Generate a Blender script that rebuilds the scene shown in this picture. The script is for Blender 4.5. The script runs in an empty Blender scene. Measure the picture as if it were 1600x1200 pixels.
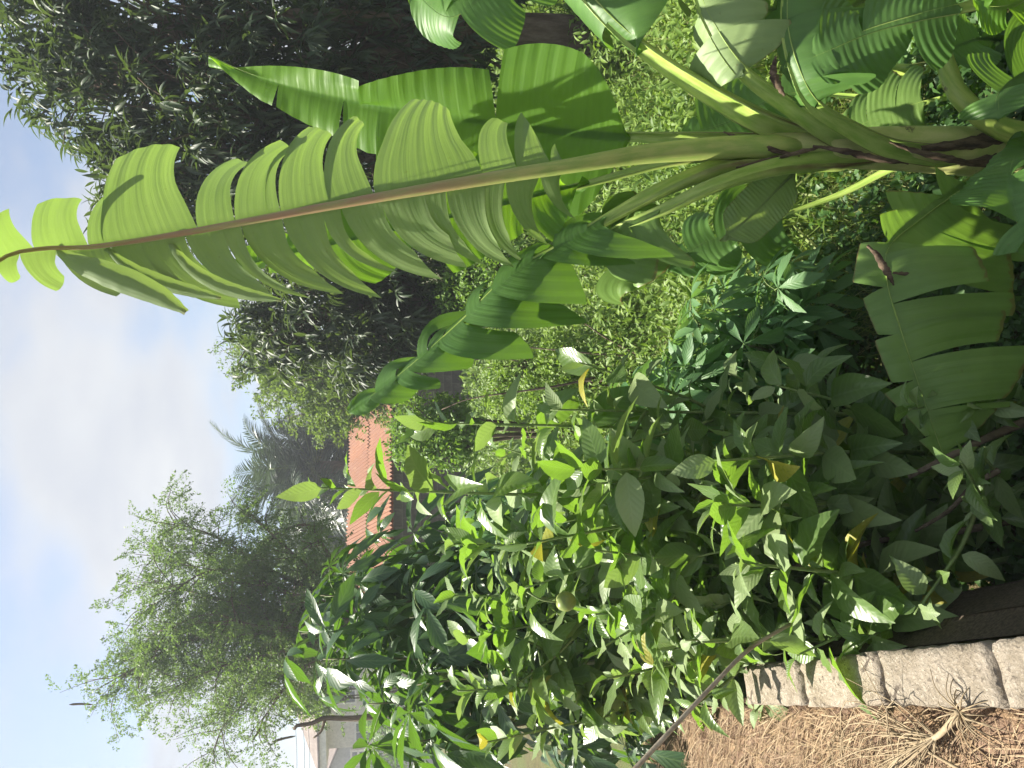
import bpy, math, random
import numpy as np
from mathutils import Vector, Matrix

R = math.radians
rng = np.random.default_rng(11)
random.seed(11)
scene = bpy.context.scene
COL = scene.collection

# ------------------------------------------------------------------ camera
# the photograph was taken with the phone turned: world "up" points to the left edge of the picture
F_PX = 1202.0
PITCH = R(8.5)
CAM = np.array((0.0, 0.0, 2.4))
FWD = np.array((0, math.cos(PITCH), -math.sin(PITCH)))
UPV = np.array((0, math.sin(PITCH), math.cos(PITCH)))
RIGHT = np.array((1.0, 0, 0))
cd = bpy.data.cameras.new('camera')
cam = bpy.data.objects.new('camera', cd)
COL.objects.link(cam)
cd.sensor_width = 36.0
cd.lens = F_PX / 1600 * 36.0
cd.clip_start = 0.05
cd.clip_end = 2000
m = Matrix.Identity(4)
for i in range(3):
    m[i][0] = -UPV[i]; m[i][1] = RIGHT[i]; m[i][2] = -FWD[i]; m[i][3] = CAM[i]
cam.matrix_world = m
scene.camera = cam

# ------------------------------------------------------------------ world, sun, exposure
SUN_ELEV, SUN_AZ = R(57), R(-63)          # azimuth from +Y (view direction), negative = left
SUN_DIR = np.array((math.sin(SUN_AZ) * math.cos(SUN_ELEV), math.cos(SUN_AZ) * math.cos(SUN_ELEV), math.sin(SUN_ELEV)))
world = bpy.data.worlds.new('World')
scene.world = world
world.use_nodes = True
wt = world.node_tree
wt.nodes.clear()
def wn(t, **k):
    n = wt.nodes.new(t)
    for a, b in k.items(): setattr(n, a, b)
    return n
sky = wn('ShaderNodeTexSky', sky_type='NISHITA', sun_disc=False, sun_elevation=SUN_ELEV, sun_rotation=SUN_AZ, dust_density=2.0, air_density=1.0, ozone_density=1.0)
bg1 = wn('ShaderNodeBackground'); bg1.inputs[1].default_value = 0.062
bg2 = wn('ShaderNodeBackground'); bg2.inputs[1].default_value = 0.29
wout = wn('ShaderNodeOutputWorld')
tc = wn('ShaderNodeTexCoord')
sep = wn('ShaderNodeSeparateXYZ')
wt.links.new(tc.outputs['Generated'], sep.inputs[0])
def wmath(op, a, b=None):
    n = wn('ShaderNodeMath', operation=op)
    for i, v in enumerate((a, b)):
        if v is None: continue
        if isinstance(v, (int, float)): n.inputs[i].default_value = v
        else: wt.links.new(v, n.inputs[i])
    return n.outputs[0]
zz = wmath('ADD', wmath('MAXIMUM', sep.outputs[2], 0.0), 0.16)
comb = wn('ShaderNodeCombineXYZ')
wt.links.new(wmath('DIVIDE', sep.outputs[0], zz), comb.inputs[0])
wt.links.new(wmath('DIVIDE', sep.outputs[1], zz), comb.inputs[1])
n1 = wn('ShaderNodeTexNoise'); n1.inputs['Scale'].default_value = 1.15; n1.inputs['Detail'].default_value = 6; n1.inputs['Roughness'].default_value = 0.47
n2 = wn('ShaderNodeTexNoise'); n2.inputs['Scale'].default_value = 3.2; n2.inputs['Detail'].default_value = 4
mp = wn('ShaderNodeMapping'); mp.inputs['Location'].default_value = (3.1, 1.7, 0); mp.inputs['Scale'].default_value = (1.0, 1.0, 1.0)
wt.links.new(comb.outputs[0], mp.inputs[0])
wt.links.new(mp.outputs[0], n1.inputs['Vector']); wt.links.new(mp.outputs[0], n2.inputs['Vector'])
cl = wmath('ADD', wmath('MULTIPLY', n1.outputs[0], 0.75), wmath('MULTIPLY', n2.outputs[0], 0.25))
mr = wn('ShaderNodeMapRange', interpolation_type='SMOOTHSTEP')
mr.inputs[1].default_value = 0.41; mr.inputs[2].default_value = 0.60; mr.inputs[3].default_value = 0.06; mr.inputs[4].default_value = 0.97
wt.links.new(cl, mr.inputs[0])
cramp = wn('ShaderNodeValToRGB')
cramp.color_ramp.elements[0].position = 0.3; cramp.color_ramp.elements[0].color = (1.0, 1.02, 1.05, 1)
cramp.color_ramp.elements[1].position = 0.75; cramp.color_ramp.elements[1].color = (0.80, 0.84, 0.93, 1)
wt.links.new(n2.outputs[0], cramp.inputs[0])
wt.links.new(cramp.outputs[0], bg2.inputs[0])
wt.links.new(sky.outputs[0], bg1.inputs[0])
mx = wn('ShaderNodeMixShader')
wt.links.new(mr.outputs[0], mx.inputs[0]); wt.links.new(bg1.outputs[0], mx.inputs[1]); wt.links.new(bg2.outputs[0], mx.inputs[2])
wt.links.new(mx.outputs[0], wout.inputs[0])

ld = bpy.data.lights.new('sun', 'SUN')
ld.energy = 5.0; ld.angle = R(0.55); ld.color = (1.0, 0.94, 0.83)
sun = bpy.data.objects.new('sun', ld); COL.objects.link(sun)
sun.rotation_euler = Vector(-SUN_DIR).to_track_quat('-Z', 'Y').to_euler()
sun.location = (-8, 3, 14)
vs = scene.view_settings
vs.view_transform = 'Standard'; vs.look = 'None'; vs.exposure = 1.5; vs.gamma = 1.0; vs.use_curve_mapping = False
scene.render.engine = 'CYCLES'
cy = scene.cycles
cy.use_denoising = True
cy.max_bounces = 5; cy.diffuse_bounces = 3; cy.transmission_bounces = 4; cy.glossy_bounces = 2; cy.use_adaptive_sampling = True; cy.adaptive_threshold = 0.02; cy.transparent_max_bounces = 4; cy.volume_bounces = 0
cy.caustics_reflective = False; cy.caustics_refractive = False
cy.sample_clamp_indirect = 6

# ------------------------------------------------------------------ helpers
def nz(v):
    v = np.asarray(v, float)
    return v / (np.linalg.norm(v, axis=-1, keepdims=True) + 1e-12)
def P(x, y, d):
    """a world point at forward distance d that stands at photograph pixel (x, y)"""
    return CAM + d * (FWD + (600 - y) / F_PX * RIGHT - (x - 800) / F_PX * UPV)
def G(x, y, z=0.0):
    """where the sight line of pixel (x, y) meets the height z"""
    dr = FWD + (600 - y) / F_PX * RIGHT - (x - 800) / F_PX * UPV
    return CAM + dr * ((z - CAM[2]) / dr[2])
def PP(*a): return [P(*q) for q in a]

def link(o, parent=None):
    COL.objects.link(o)
    if parent is not None: o.parent = parent
    return o
def tag(o, label=None, cat=None, group=None, kind=None):
    if label: o['label'] = label
    if cat: o['category'] = cat
    if group: o['group'] = group
    if kind: o['kind'] = kind
    return o
def empty(name, label, cat, group=None):
    o = bpy.data.objects.new(name, None)
    o.empty_display_size = 0.1
    link(o)
    return tag(o, label, cat, group)
def mesh_np(name, V, F, mat, uv=None, rnd=None, smooth=True, tint=None):
    V = np.ascontiguousarray(V, np.float32); F = np.ascontiguousarray(F, np.int32)
    me = bpy.data.meshes.new(name)
    k = F.shape[1]
    me.vertices.add(len(V)); me.vertices.foreach_set('co', V.ravel())
    me.loops.add(F.size); me.loops.foreach_set('vertex_index', F.ravel())
    me.polygons.add(len(F)); me.polygons.foreach_set('loop_start', np.arange(0, F.size, k, dtype=np.int32))
    if uv is not None:
        l = me.uv_layers.new(name='UVMap')
        l.data.foreach_set('uv', np.ascontiguousarray(np.asarray(uv, np.float32)[F.ravel()]).ravel())
    if rnd is not None:
        a = me.attributes.new('rnd', 'FLOAT', 'POINT'); a.data.foreach_set('value', np.ascontiguousarray(rnd, np.float32))
    me.update(calc_edges=True)
    if smooth: me.polygons.foreach_set('use_smooth', np.ones(len(F), bool))
    if mat: me.materials.append(mat)
    return me
def obj_np(name, V, F, mat, parent=None, **k):
    return link(bpy.data.objects.new(name, mesh_np(name, V, F, mat, **k)), parent)
class MB:
    """collects shapes (mixed polygons) of one part"""
    def __init__(s): s.V = []; s.F = []; s.UV = []
    def add(s, V, F, UV=None):
        n = sum(len(v) for v in s.V)
        V = np.asarray(V, float); s.V.append(V)
        s.F += [tuple(int(i) + n for i in f) for f in F]
        s.UV.append(np.zeros((len(V), 2)) if UV is None else np.asarray(UV, float))
        return s
    def box(s, c, d, rot=0.0):
        x, y, z = (q / 2 for q in d)
        V = np.array([(a, b, e) for a in (-x, x) for b in (-y, y) for e in (-z, z)])
        cs, sn = math.cos(rot), math.sin(rot)
        V = np.stack([V[:, 0] * cs - V[:, 1] * sn, V[:, 0] * sn + V[:, 1] * cs, V[:, 2]], 1) + np.asarray(c)
        return s.add(V, [(0, 1, 3, 2), (4, 6, 7, 5), (0, 4, 5, 1), (2, 3, 7, 6), (0, 2, 6, 4), (1, 5, 7, 3)])
    def tube(s, pts, radii, n=8, flat=1.0):
        V, F, UV = tube(pts, radii, n, flat)
        return s.add(V, F, UV)
    def build(s, name, mat, parent=None, smooth=True):
        me = bpy.data.meshes.new(name)
        V = np.concatenate(s.V); UV = np.concatenate(s.UV)
        me.from_pydata(V.tolist(), [], s.F)
        l = me.uv_layers.new(name='UVMap')
        idx = np.empty(len(me.loops), np.int32); me.loops.foreach_get('vertex_index', idx)
        l.data.foreach_set('uv', np.ascontiguousarray(UV[idx], np.float32).ravel())
        me.update()
        if smooth: me.polygons.foreach_set('use_smooth', np.ones(len(me.polygons), bool))
        if mat: me.materials.append(mat)
        return link(bpy.data.objects.new(name, me), parent)

def spline(pts, n):
    """Catmull-Rom through pts, n samples evenly spaced by length"""
    p = np.asarray(pts, float)
    if len(p) == 2: return p[0] + (p[1] - p[0]) * np.linspace(0, 1, n)[:, None]
    q = np.vstack([2 * p[0] - p[1], p, 2 * p[-1] - p[-2]])
    out = []
    for i in range(1, len(q) - 2):
        t = np.linspace(0, 1, 24, endpoint=False)[:, None]
        a, b, c, d = q[i - 1], q[i], q[i + 1], q[i + 2]
        out.append(0.5 * (2 * b + (c - a) * t + (2 * a - 5 * b + 4 * c - d) * t ** 2 + (3 * b - a - 3 * c + d) * t ** 3))
    out = np.vstack(out + [p[-1:]])
    s = np.concatenate([[0], np.cumsum(np.linalg.norm(np.diff(out, axis=0), axis=1))])
    u = np.linspace(0, s[-1], n)
    return np.stack([np.interp(u, s, out[:, k]) for k in range(3)], 1)
def tangents(p):
    t = np.gradient(p, axis=0)
    return nz(t)
def tube(pts, radii, n=8, flat=1.0, cap=True):
    p = np.asarray(pts, float); r = np.broadcast_to(np.asarray(radii, float), (len(p),)) if np.ndim(radii) else np.full(len(p), radii)
    T = tangents(p)
    h = np.array((0.31, 0.2, 0.93)) if abs(T[0][2]) < 0.8 else np.array((0.9, -0.4, 0.1))
    A = nz(np.cross(T, h)); B = np.cross(T, A)
    a = np.linspace(0, 2 * math.pi, n, endpoint=False)
    V = p[:, None] + r[:, None, None] * (np.cos(a)[None, :, None] * A[:, None] + flat * np.sin(a)[None, :, None] * B[:, None])
    m_ = len(p); V = V.reshape(-1, 3)
    F = [(i * n + j, i * n + (j + 1) % n, (i + 1) * n + (j + 1) % n, (i + 1) * n + j) for i in range(m_ - 1) for j in range(n)]
    ln = np.concatenate([[0], np.cumsum(np.linalg.norm(np.diff(p, axis=0), axis=1))])
    UV = np.stack([np.tile(a / 6.283, m_), np.repeat(ln, n)], 1)
    if cap: F += [tuple(range(n))[::-1], tuple((m_ - 1) * n + j for j in range(n))]
    return V, F, UV
def frames(D, U):
    D = nz(D); X = nz(np.cross(D, U)); Z = np.cross(X, D)
    return np.stack([X, D, Z], -1)
def scatter(tpl, M, pos, scale, rnd):
    """many copies of a small template as one mesh's arrays"""
    V, F, UV = tpl
    n, k = len(pos), len(V)
    W = np.einsum('nij,kj->nki', M * np.asarray(scale).reshape(-1, 1, 1), V) + pos[:, None]
    FF = (F[None] + (np.arange(n) * k)[:, None, None]).reshape(-1, F.shape[1])
    return W.reshape(-1, 3), FF, np.tile(UV, (n, 1)), np.repeat(rnd, k)
def merge(parts):
    V, F, U, Rn, n = [], [], [], [], 0
    for v, f, u, r in parts:
        V.append(v); F.append(f + n); U.append(u); Rn.append(r); n += len(v)
    return np.concatenate(V), np.concatenate(F), np.concatenate(U), np.concatenate(Rn)
def leaf_tpl(nl=6, nw=4, width=0.35, peak=0.42, fold=0.15, bend=0.25, wave=0.0, twist=0.0, stalk=0.0, sharp=1.0):
    """a leaf along +Y (length 1), face +Z"""
    V, UV = [], []
    for i in range(nl + 1):
        t = i / nl
        pw = math.log(0.5) / math.log(peak)
        w = math.sin(math.pi * t ** pw) ** 0.82 * (1 - 0.25 * t ** 6) if 0 < t < 1 else 0.0
        w = width / 2 * max(w, 0.025)
        ang = bend * t * t * 1.6
        y = t * (1 - 0.35 * bend * bend * t * t); z = -bend * t * t
        for j in range(nw + 1):
            s = -1 + 2 * j / nw
            x = s * w
            zz_ = z + fold * abs(s) * w * 1.4 + wave * math.sin(t * 17 + s * 2) * abs(s) * w + twist * s * w * t
            V.append((x, y + stalk, zz_)); UV.append((0.5 + 0.5 * s * w / (width / 2), t))
    F = [(i * (nw + 1) + j, i * (nw + 1) + j + 1, (i + 1) * (nw + 1) + j + 1, (i + 1) * (nw + 1) + j) for i in range(nl) for j in range(nw)]
    return np.array(V), np.array(F), np.array(UV)

# ------------------------------------------------------------------ materials
class NT:
    def __init__(s, name):
        s.m = bpy.data.materials.new(name); s.m.use_nodes = True; s.t = s.m.node_tree; s.t.nodes.clear()
        s.out = s.n('ShaderNodeOutputMaterial')
    def n(s, t, **k):
        o = s.t.nodes.new(t)
        for a, b in k.items(): setattr(o, a, b)
        return o
    def l(s, a, b): s.t.links.new(a, b)
    def math(s, op, a, b=None, c=None):
        n = s.n('ShaderNodeMath', operation=op)
        for i, v in enumerate((a, b, c)):
            if v is None: continue
            if isinstance(v, (int, float)): n.inputs[i].default_value = v
            else: s.l(v, n.inputs[i])
        return n.outputs[0]
    def ramp(s, f, stops):
        r = s.n('ShaderNodeValToRGB'); e = r.color_ramp.elements
        while len(e) < len(stops): e.new(0.5)
        for q, (p, c) in zip(e, stops): q.position = p; q.color = (*c, 1)
        s.l(f, r.inputs[0]); return r.outputs[0]
    def mix(s, f, a, b, mode='MIX'):
        n = s.n('ShaderNodeMix', data_type='RGBA', blend_type=mode)
        for i, v in ((0, f), (6, a), (7, b)):
            if isinstance(v, (int, float)): n.inputs[i].default_value = v
            elif isinstance(v, tuple): n.inputs[i].default_value = (*v, 1)
            else: s.l(v, n.inputs[i])
        return n.outputs[2]
    def noise(s, scale, detail=4, vec=None, rough=0.5, dist=0.0):
        n = s.n('ShaderNodeTexNoise'); n.inputs['Scale'].default_value = scale; n.inputs['Detail'].default_value = detail; n.inputs['Roughness'].default_value = rough; n.inputs['Distortion'].default_value = dist
        if vec is None:
            vec = s.n('ShaderNodeTexCoord').outputs['Object']
        s.l(vec, n.inputs['Vector']); return n.outputs[0]
    def mapping(s, vec, sc=(1, 1, 1), rot=(0, 0, 0)):
        n = s.n('ShaderNodeMapping'); n.inputs['Scale'].default_value = sc; n.inputs['Rotation'].default_value = rot
        s.l(vec, n.inputs[0]); return n.outputs[0]
    def smooth(s, v, a, b):
        n = s.n('ShaderNodeMapRange', interpolation_type='SMOOTHSTEP'); s.l(v, n.inputs[0]); n.inputs[1].default_value = a; n.inputs[2].default_value = b; return n.outputs[0]
    def bump(s, h, strength=0.3, dist=0.01):
        n = s.n('ShaderNodeBump'); n.inputs['Strength'].default_value = strength; n.inputs['Distance'].default_value = dist; s.l(h, n.inputs['Height']); return n.outputs[0]
    def bsdf(s, col, rough=0.6, spec=0.4, normal=None, metal=0.0):
        b = s.n('ShaderNodeBsdfPrincipled')
        if isinstance(col, tuple): b.inputs['Base Color'].default_value = (*col, 1)
        else: s.l(col, b.inputs['Base Color'])
        if isinstance(rough, (int, float)): b.inputs['Roughness'].default_value = rough
        else: s.l(rough, b.inputs['Roughness'])
        b.inputs['Specular IOR Level'].default_value = spec; b.inputs['Metallic'].default_value = metal
        if normal is not None: s.l(normal, b.inputs['Normal'])
        return b.outputs[0]
    def finish(s, sh): s.l(sh, s.out.inputs[0]); return s.m

def leaf_mat(name, cols, tcol, trans=0.35, rough=0.42, spec=0.45, vein=None, by='rnd', vein_col=None, vn=9, spots=None):
    """cols: colours picked per leaf; tcol: colour of light through the leaf"""
    s = NT(name)
    if by == 'rnd':
        a = s.n('ShaderNodeAttribute', attribute_name='rnd'); r = a.outputs['Fac']
    else:
        r = s.n('ShaderNodeObjectInfo').outputs['Random']
    k = len(cols)
    c = s.ramp(r, [(i / max(1, k - 1), q) for i, q in enumerate(cols)])
    uv = s.n('ShaderNodeUVMap').outputs[0]
    nrm = None
    if vein == 'pinnate':
        sp = s.n('ShaderNodeSeparateXYZ'); s.l(uv, sp.inputs[0])
        ax = s.math('ABSOLUTE', s.math('SUBTRACT', sp.outputs[0], 0.5))
        f = s.math('FRACT', s.math('SUBTRACT', s.math('MULTIPLY', sp.outputs[1], vn), s.math('MULTIPLY', ax, 5.0)))
        d = s.math('ABSOLUTE', s.math('SUBTRACT', f, 0.5))
        ve = s.math('SUBTRACT', 1.0, s.smooth(d, 0.02, 0.16))
        mid = s.math('SUBTRACT', 1.0, s.smooth(ax, 0.01, 0.05))
        vv = s.math('MAXIMUM', s.math('MULTIPLY', ve, 0.55), mid)
        c = s.mix(s.math('MULTIPLY', vv, 0.38), c, vein_col or (0.20, 0.32, 0.10))
        nn = s.noise(30, 3, s.mapping(uv, (0.6, 1.5, 1)))
        nrm = s.bump(s.math('ADD', s.math('MULTIPLY', s.smooth(d, 0.0, 0.5), 1.0), s.math('MULTIPLY', nn, 0.25)), 0.22, 0.003)
        c = s.mix(s.math('MULTIPLY', s.smooth(s.noise(3.0, 4), 0.45, 0.7), 0.35), c, tuple(x * 1.5 for x in cols[0]))
    if spots:
        nb = s.noise(9, 4, uv)
        c = s.mix(s.smooth(nb, 0.55, 0.72), c, spots)
    b = s.bsdf(c, rough, spec, nrm)
    t = s.n('ShaderNodeBsdfTranslucent')
    tc_ = s.mix(0.75, c, tcol)
    s.l(tc_, t.inputs[0])
    if nrm: s.l(nrm, t.inputs['Normal'])
    mxs = s.n('ShaderNodeMixShader'); mxs.inputs[0].default_value = trans
    s.l(b, mxs.inputs[1]); s.l(t.outputs[0], mxs.inputs[2])
    return s.finish(mxs.outputs[0])

def banana_mat(name, c0, c1, tcol, trans, rough=0.38, brown=0.0):
    s = NT(name)
    uv = s.n('ShaderNodeUVMap').outputs[0]
    sp = s.n('ShaderNodeSeparateXYZ'); s.l(uv, sp.inputs[0])
    fine = s.noise(1.0, 3, s.mapping(uv, (160, 1.2, 1)), 0.6)
    wide = s.noise(1.0, 2, s.mapping(uv, (34, 0.7, 1)))
    big = s.noise(1.4, 3)
    wv = s.math('SINE', s.math('ADD', s.math('MULTIPLY', sp.outputs[0], 250.0), s.math('MULTIPLY', wide, 9.0)))
    h = s.math('ADD', s.math('MULTIPLY', wv, 0.16), s.math('ADD', s.math('MULTIPLY', fine, 0.5), s.math('MULTIPLY', wide, 0.5)))
    nrm = s.bump(h, 0.4, 0.003)
    blot = s.noise(5.0, 5, None, 0.6)
    c = s.mix(s.smooth(s.math('ADD', s.math('MULTIPLY', wide, 0.35), s.math('MULTIPLY', blot, 0.65)), 0.36, 0.64), c0, c1)
    spot = s.noise(60, 2)
    c = s.mix(s.math('MULTIPLY', s.smooth(spot, 0.70, 0.76), 0.5), c, (0.14, 0.12, 0.04))
    c = s.mix(s.math('MULTIPLY', s.smooth(fine, 0.55, 0.8), 0.22), c, tuple(min(1, x * 1.6) for x in c1))
    c = s.mix(s.math('MULTIPLY', s.smooth(big, 0.4, 0.7), 0.35), c, tuple(x * 0.75 for x in c0))
    if brown:
        edge = s.math('ADD', s.smooth(sp.outputs[1], 0.86, 1.0), s.math('MULTIPLY', s.noise(6, 5, s.mapping(uv, (9, 3, 1))), 1.1))
        c = s.mix(s.math('MULTIPLY', s.smooth(edge, 1.25, 1.55), brown), c, (0.16, 0.09, 0.035))
    b = s.bsdf(c, rough, 0.45, nrm)
    t = s.n('ShaderNodeBsdfTranslucent'); s.l(s.mix(0.7, c, tcol), t.inputs[0]); s.l(nrm, t.inputs['Normal'])
    mxs = s.n('ShaderNodeMixShader'); mxs.inputs[0].default_value = trans
    s.l(b, mxs.inputs[1]); s.l(t.outputs[0], mxs.inputs[2])
    return s.finish(mxs.outputs[0])

def plain_mat(name, c0, c1, scale=8, rough=0.7, spec=0.3, bump=0.3, bdist=0.01, stretch=(1, 1, 1), c2=None, lo=0.35, hi=0.65):
    s = NT(name)
    v = s.mapping(s.n('ShaderNodeTexCoord').outputs['Object'], stretch)
    a = s.noise(scale, 6, v, 0.6); b2 = s.noise(scale * 6, 4, v)
    c = s.mix(s.smooth(a, lo, hi), c0, c1)
    if c2: c = s.mix(s.smooth(s.noise(scale * 2.3, 5, v, 0.65), 0.56, 0.68), c, c2)
    c = s.mix(s.math('MULTIPLY', s.smooth(b2, 0.3, 0.7), 0.35), c, tuple(x * 0.55 for x in c0))
    nrm = s.bump(s.math('ADD', a, s.math('MULTIPLY', b2, 0.5)), bump, bdist)
    return s.finish(s.bsdf(c, rough, spec, nrm))

M = {}
M['ban_under'] = banana_mat('banana_leaf_underside', (0.18, 0.265, 0.095), (0.235, 0.325, 0.12), (0.30, 0.48, 0.06), 0.42, 0.5)
M['ban_top'] = banana_mat('banana_leaf_upper', (0.075, 0.17, 0.035), (0.115, 0.235, 0.05), (0.22, 0.42, 0.03), 0.34, 0.46)
M['ban_young'] = banana_mat('banana_leaf_young', (0.09, 0.21, 0.02), (0.14, 0.29, 0.03), (0.30, 0.55, 0.02), 0.50, 0.42)
M['ban_pale'] = banana_mat('banana_leaf_pale', (0.20, 0.29, 0.11), (0.26, 0.36, 0.14), (0.30, 0.45, 0.05), 0.30, 0.5, 0.5)
M['ban_ragged'] = banana_mat('banana_leaf_ragged', (0.13, 0.23, 0.05), (0.19, 0.31, 0.075), (0.24, 0.44, 0.03), 0.36, 0.44, 0.8)

def stem_mat(name, c0, c1, brown, amount, pink=None, rims=False):
    s = NT(name)
    uv = s.n('ShaderNodeUVMap').outputs[0]
    v = s.mapping(uv, (3.0, 3.5, 1))
    ob = s.n('ShaderNodeTexCoord').outputs['Object']
    a = s.noise(3, 4, v); st = s.noise(2.2, 5, s.mapping(uv, (14, 2.0, 1)), 0.65)
    blot = s.noise(7, 6, ob, 0.7, 0.6)
    c = s.mix(s.smooth(a, 0.35, 0.65), c0, c1)
    c = s.mix(s.math('MULTIPLY', s.smooth(st, 0.5, 0.75), 0.4), c, tuple(x * 0.6 for x in c0))
    if pink:
        su = s.n('ShaderNodeSeparateXYZ'); s.l(uv, su.inputs[0])
        c = s.mix(s.math('MULTIPLY', s.smooth(su.outputs[1], 1.0, 1.7), s.math('ADD', 0.45, s.math('MULTIPLY', s.smooth(s.noise(1.5, 2, v), 0.35, 0.6), 0.4))), c, pink)
    if rims:
        sr = s.n('ShaderNodeSeparateXYZ'); s.l(uv, sr.inputs[0])
        da = s.math('ABSOLUTE', s.math('SUBTRACT', s.math('FRACT', s.math('MULTIPLY', sr.outputs[0], 2.0)), 0.5))
        rim = s.math('MULTIPLY', s.smooth(da, 0.36, 0.46), s.math('SUBTRACT', 1.0, s.smooth(sr.outputs[1], 0.25, 0.75)))
        c = s.mix(s.math('MULTIPLY', rim, s.smooth(st, 0.25, 0.55)), c, (0.10, 0.055, 0.03))
    c = s.mix(s.math('MULTIPLY', s.smooth(blot, 0.74 - 0.3 * amount, 0.80 - 0.3 * amount), 0.85), c, brown)
    nrm = s.bump(s.math('ADD', st, s.math('MULTIPLY', blot, 0.4)), 0.3, 0.004)
    b = s.bsdf(c, 0.4, 0.45, nrm)
    return s.finish(b)
M['petiole'] = stem_mat('banana_petiole', (0.24, 0.35, 0.06), (0.36, 0.44, 0.10), (0.10, 0.06, 0.03), 0.3)
M['midrib_pink'] = stem_mat('banana_midrib_pink', (0.25, 0.34, 0.08), (0.36, 0.40, 0.12), (0.16, 0.09, 0.04), 0.2, (0.30, 0.16, 0.10), True)
M['midrib'] = stem_mat('banana_midrib', (0.23, 0.35, 0.06), (0.34, 0.44, 0.11), (0.12, 0.08, 0.03), 0.2, None, True)
M['stem'] = stem_mat('banana_pseudostem', (0.36, 0.42, 0.12), (0.50, 0.50, 0.20), (0.09, 0.055, 0.03), 0.5)
M['dry'] = plain_mat('dry_banana_sheath', (0.045, 0.03, 0.02), (0.16, 0.115, 0.075), 40, 0.85, 0.2, 0.5, 0.006, (1, 1, 0.25))
M['bark'] = plain_mat('bark', (0.10, 0.075, 0.05), (0.19, 0.15, 0.11), 10, 0.9, 0.2, 0.8, 0.03, (1, 1, 0.3))
M['twig'] = plain_mat('twig', (0.12, 0.13, 0.06), (0.20, 0.19, 0.10), 20, 0.75, 0.3, 0.4, 0.006)
M['greentwig'] = plain_mat('green_twig', (0.13, 0.20, 0.06), (0.22, 0.28, 0.10), 20, 0.6, 0.3, 0.3, 0.004)

SH = [(0.075, 0.130, 0.038), (0.110, 0.180, 0.050), (0.155, 0.235, 0.065), (0.090, 0.155, 0.046), (0.19, 0.26, 0.10)]
M['shrub'] = leaf_mat('shrub_leaf', SH, (0.28, 0.52, 0.03), 0.38, 0.33, 0.55, 'pinnate', 'obj', (0.24, 0.34, 0.13))
M['shrub_pale'] = leaf_mat('shrub_leaf_underside_glare', [(0.17, 0.24, 0.10), (0.24, 0.31, 0.14), (0.20, 0.27, 0.12)], (0.30, 0.48, 0.06), 0.34, 0.5, 0.4, 'pinnate', 'obj', (0.30, 0.38, 0.18))  # pale underside tone on whole leaves, also painting in sunlit glare
M['shrub_yellow'] = leaf_mat('shrub_leaf_yellow', [(0.30, 0.28, 0.04), (0.36, 0.34, 0.06), (0.20, 0.24, 0.04)], (0.45, 0.42, 0.03), 0.34, 0.5, 0.4, 'pinnate', 'obj', (0.4, 0.38, 0.1), spots=(0.20, 0.22, 0.04))
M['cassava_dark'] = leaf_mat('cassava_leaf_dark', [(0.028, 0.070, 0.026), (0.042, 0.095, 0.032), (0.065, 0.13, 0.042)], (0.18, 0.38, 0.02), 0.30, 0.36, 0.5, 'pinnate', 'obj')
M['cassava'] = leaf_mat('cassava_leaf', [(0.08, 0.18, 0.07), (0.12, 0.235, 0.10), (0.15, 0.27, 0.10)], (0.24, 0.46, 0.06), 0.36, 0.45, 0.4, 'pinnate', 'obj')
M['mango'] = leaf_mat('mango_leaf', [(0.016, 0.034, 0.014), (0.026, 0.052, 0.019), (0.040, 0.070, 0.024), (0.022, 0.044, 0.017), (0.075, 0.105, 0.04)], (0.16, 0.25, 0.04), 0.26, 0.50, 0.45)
M['feather'] = leaf_mat('feathery_tree_leaf', [(0.06, 0.11, 0.045), (0.09, 0.155, 0.055), (0.14, 0.21, 0.05), (0.075, 0.13, 0.055)], (0.22, 0.36, 0.05), 0.42, 0.5, 0.3)
M['acacia'] = leaf_mat('bushy_tree_leaf', [(0.085, 0.14, 0.035), (0.12, 0.19, 0.045), (0.16, 0.23, 0.06)], (0.24, 0.36, 0.04), 0.4, 0.55, 0.3)
M['palm'] = leaf_mat('palm_leaf', [(0.022, 0.045, 0.028), (0.035, 0.065, 0.036), (0.05, 0.085, 0.045)], (0.1, 0.17, 0.04), 0.2, 0.38, 0.5)
M['darktree'] = leaf_mat('far_tree_leaf', [(0.02, 0.045, 0.022), (0.032, 0.065, 0.028), (0.05, 0.09, 0.035)], (0.1, 0.18, 0.03), 0.25, 0.5, 0.3)
M['bush'] = leaf_mat('bush_leaf', [(0.09, 0.17, 0.035), (0.13, 0.23, 0.045), (0.19, 0.30, 0.06)], (0.24, 0.42, 0.03), 0.36, 0.5, 0.35)
M['grass'] = leaf_mat('grass_blade', [(0.11, 0.19, 0.035), (0.15, 0.25, 0.045), (0.21, 0.30, 0.06), (0.30, 0.30, 0.13), (0.12, 0.20, 0.04)], (0.30, 0.42, 0.05), 0.4, 0.55, 0.3)
M['weed'] = leaf_mat('weed_leaf', [(0.09, 0.16, 0.035), (0.14, 0.23, 0.045), (0.21, 0.31, 0.06), (0.12, 0.20, 0.045)], (0.26, 0.42, 0.04), 0.38, 0.5, 0.35)
M['cover'] = leaf_mat('ground_cover_leaf', [(0.035, 0.085, 0.024), (0.055, 0.12, 0.032), (0.085, 0.17, 0.045)], (0.2, 0.38, 0.03), 0.34, 0.45, 0.4)
M['straw'] = leaf_mat('straw', [(0.20, 0.125, 0.07), (0.30, 0.215, 0.125), (0.38, 0.295, 0.185), (0.15, 0.09, 0.055)], (0.34, 0.25, 0.14), 0.15, 0.7, 0.2)

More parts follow.
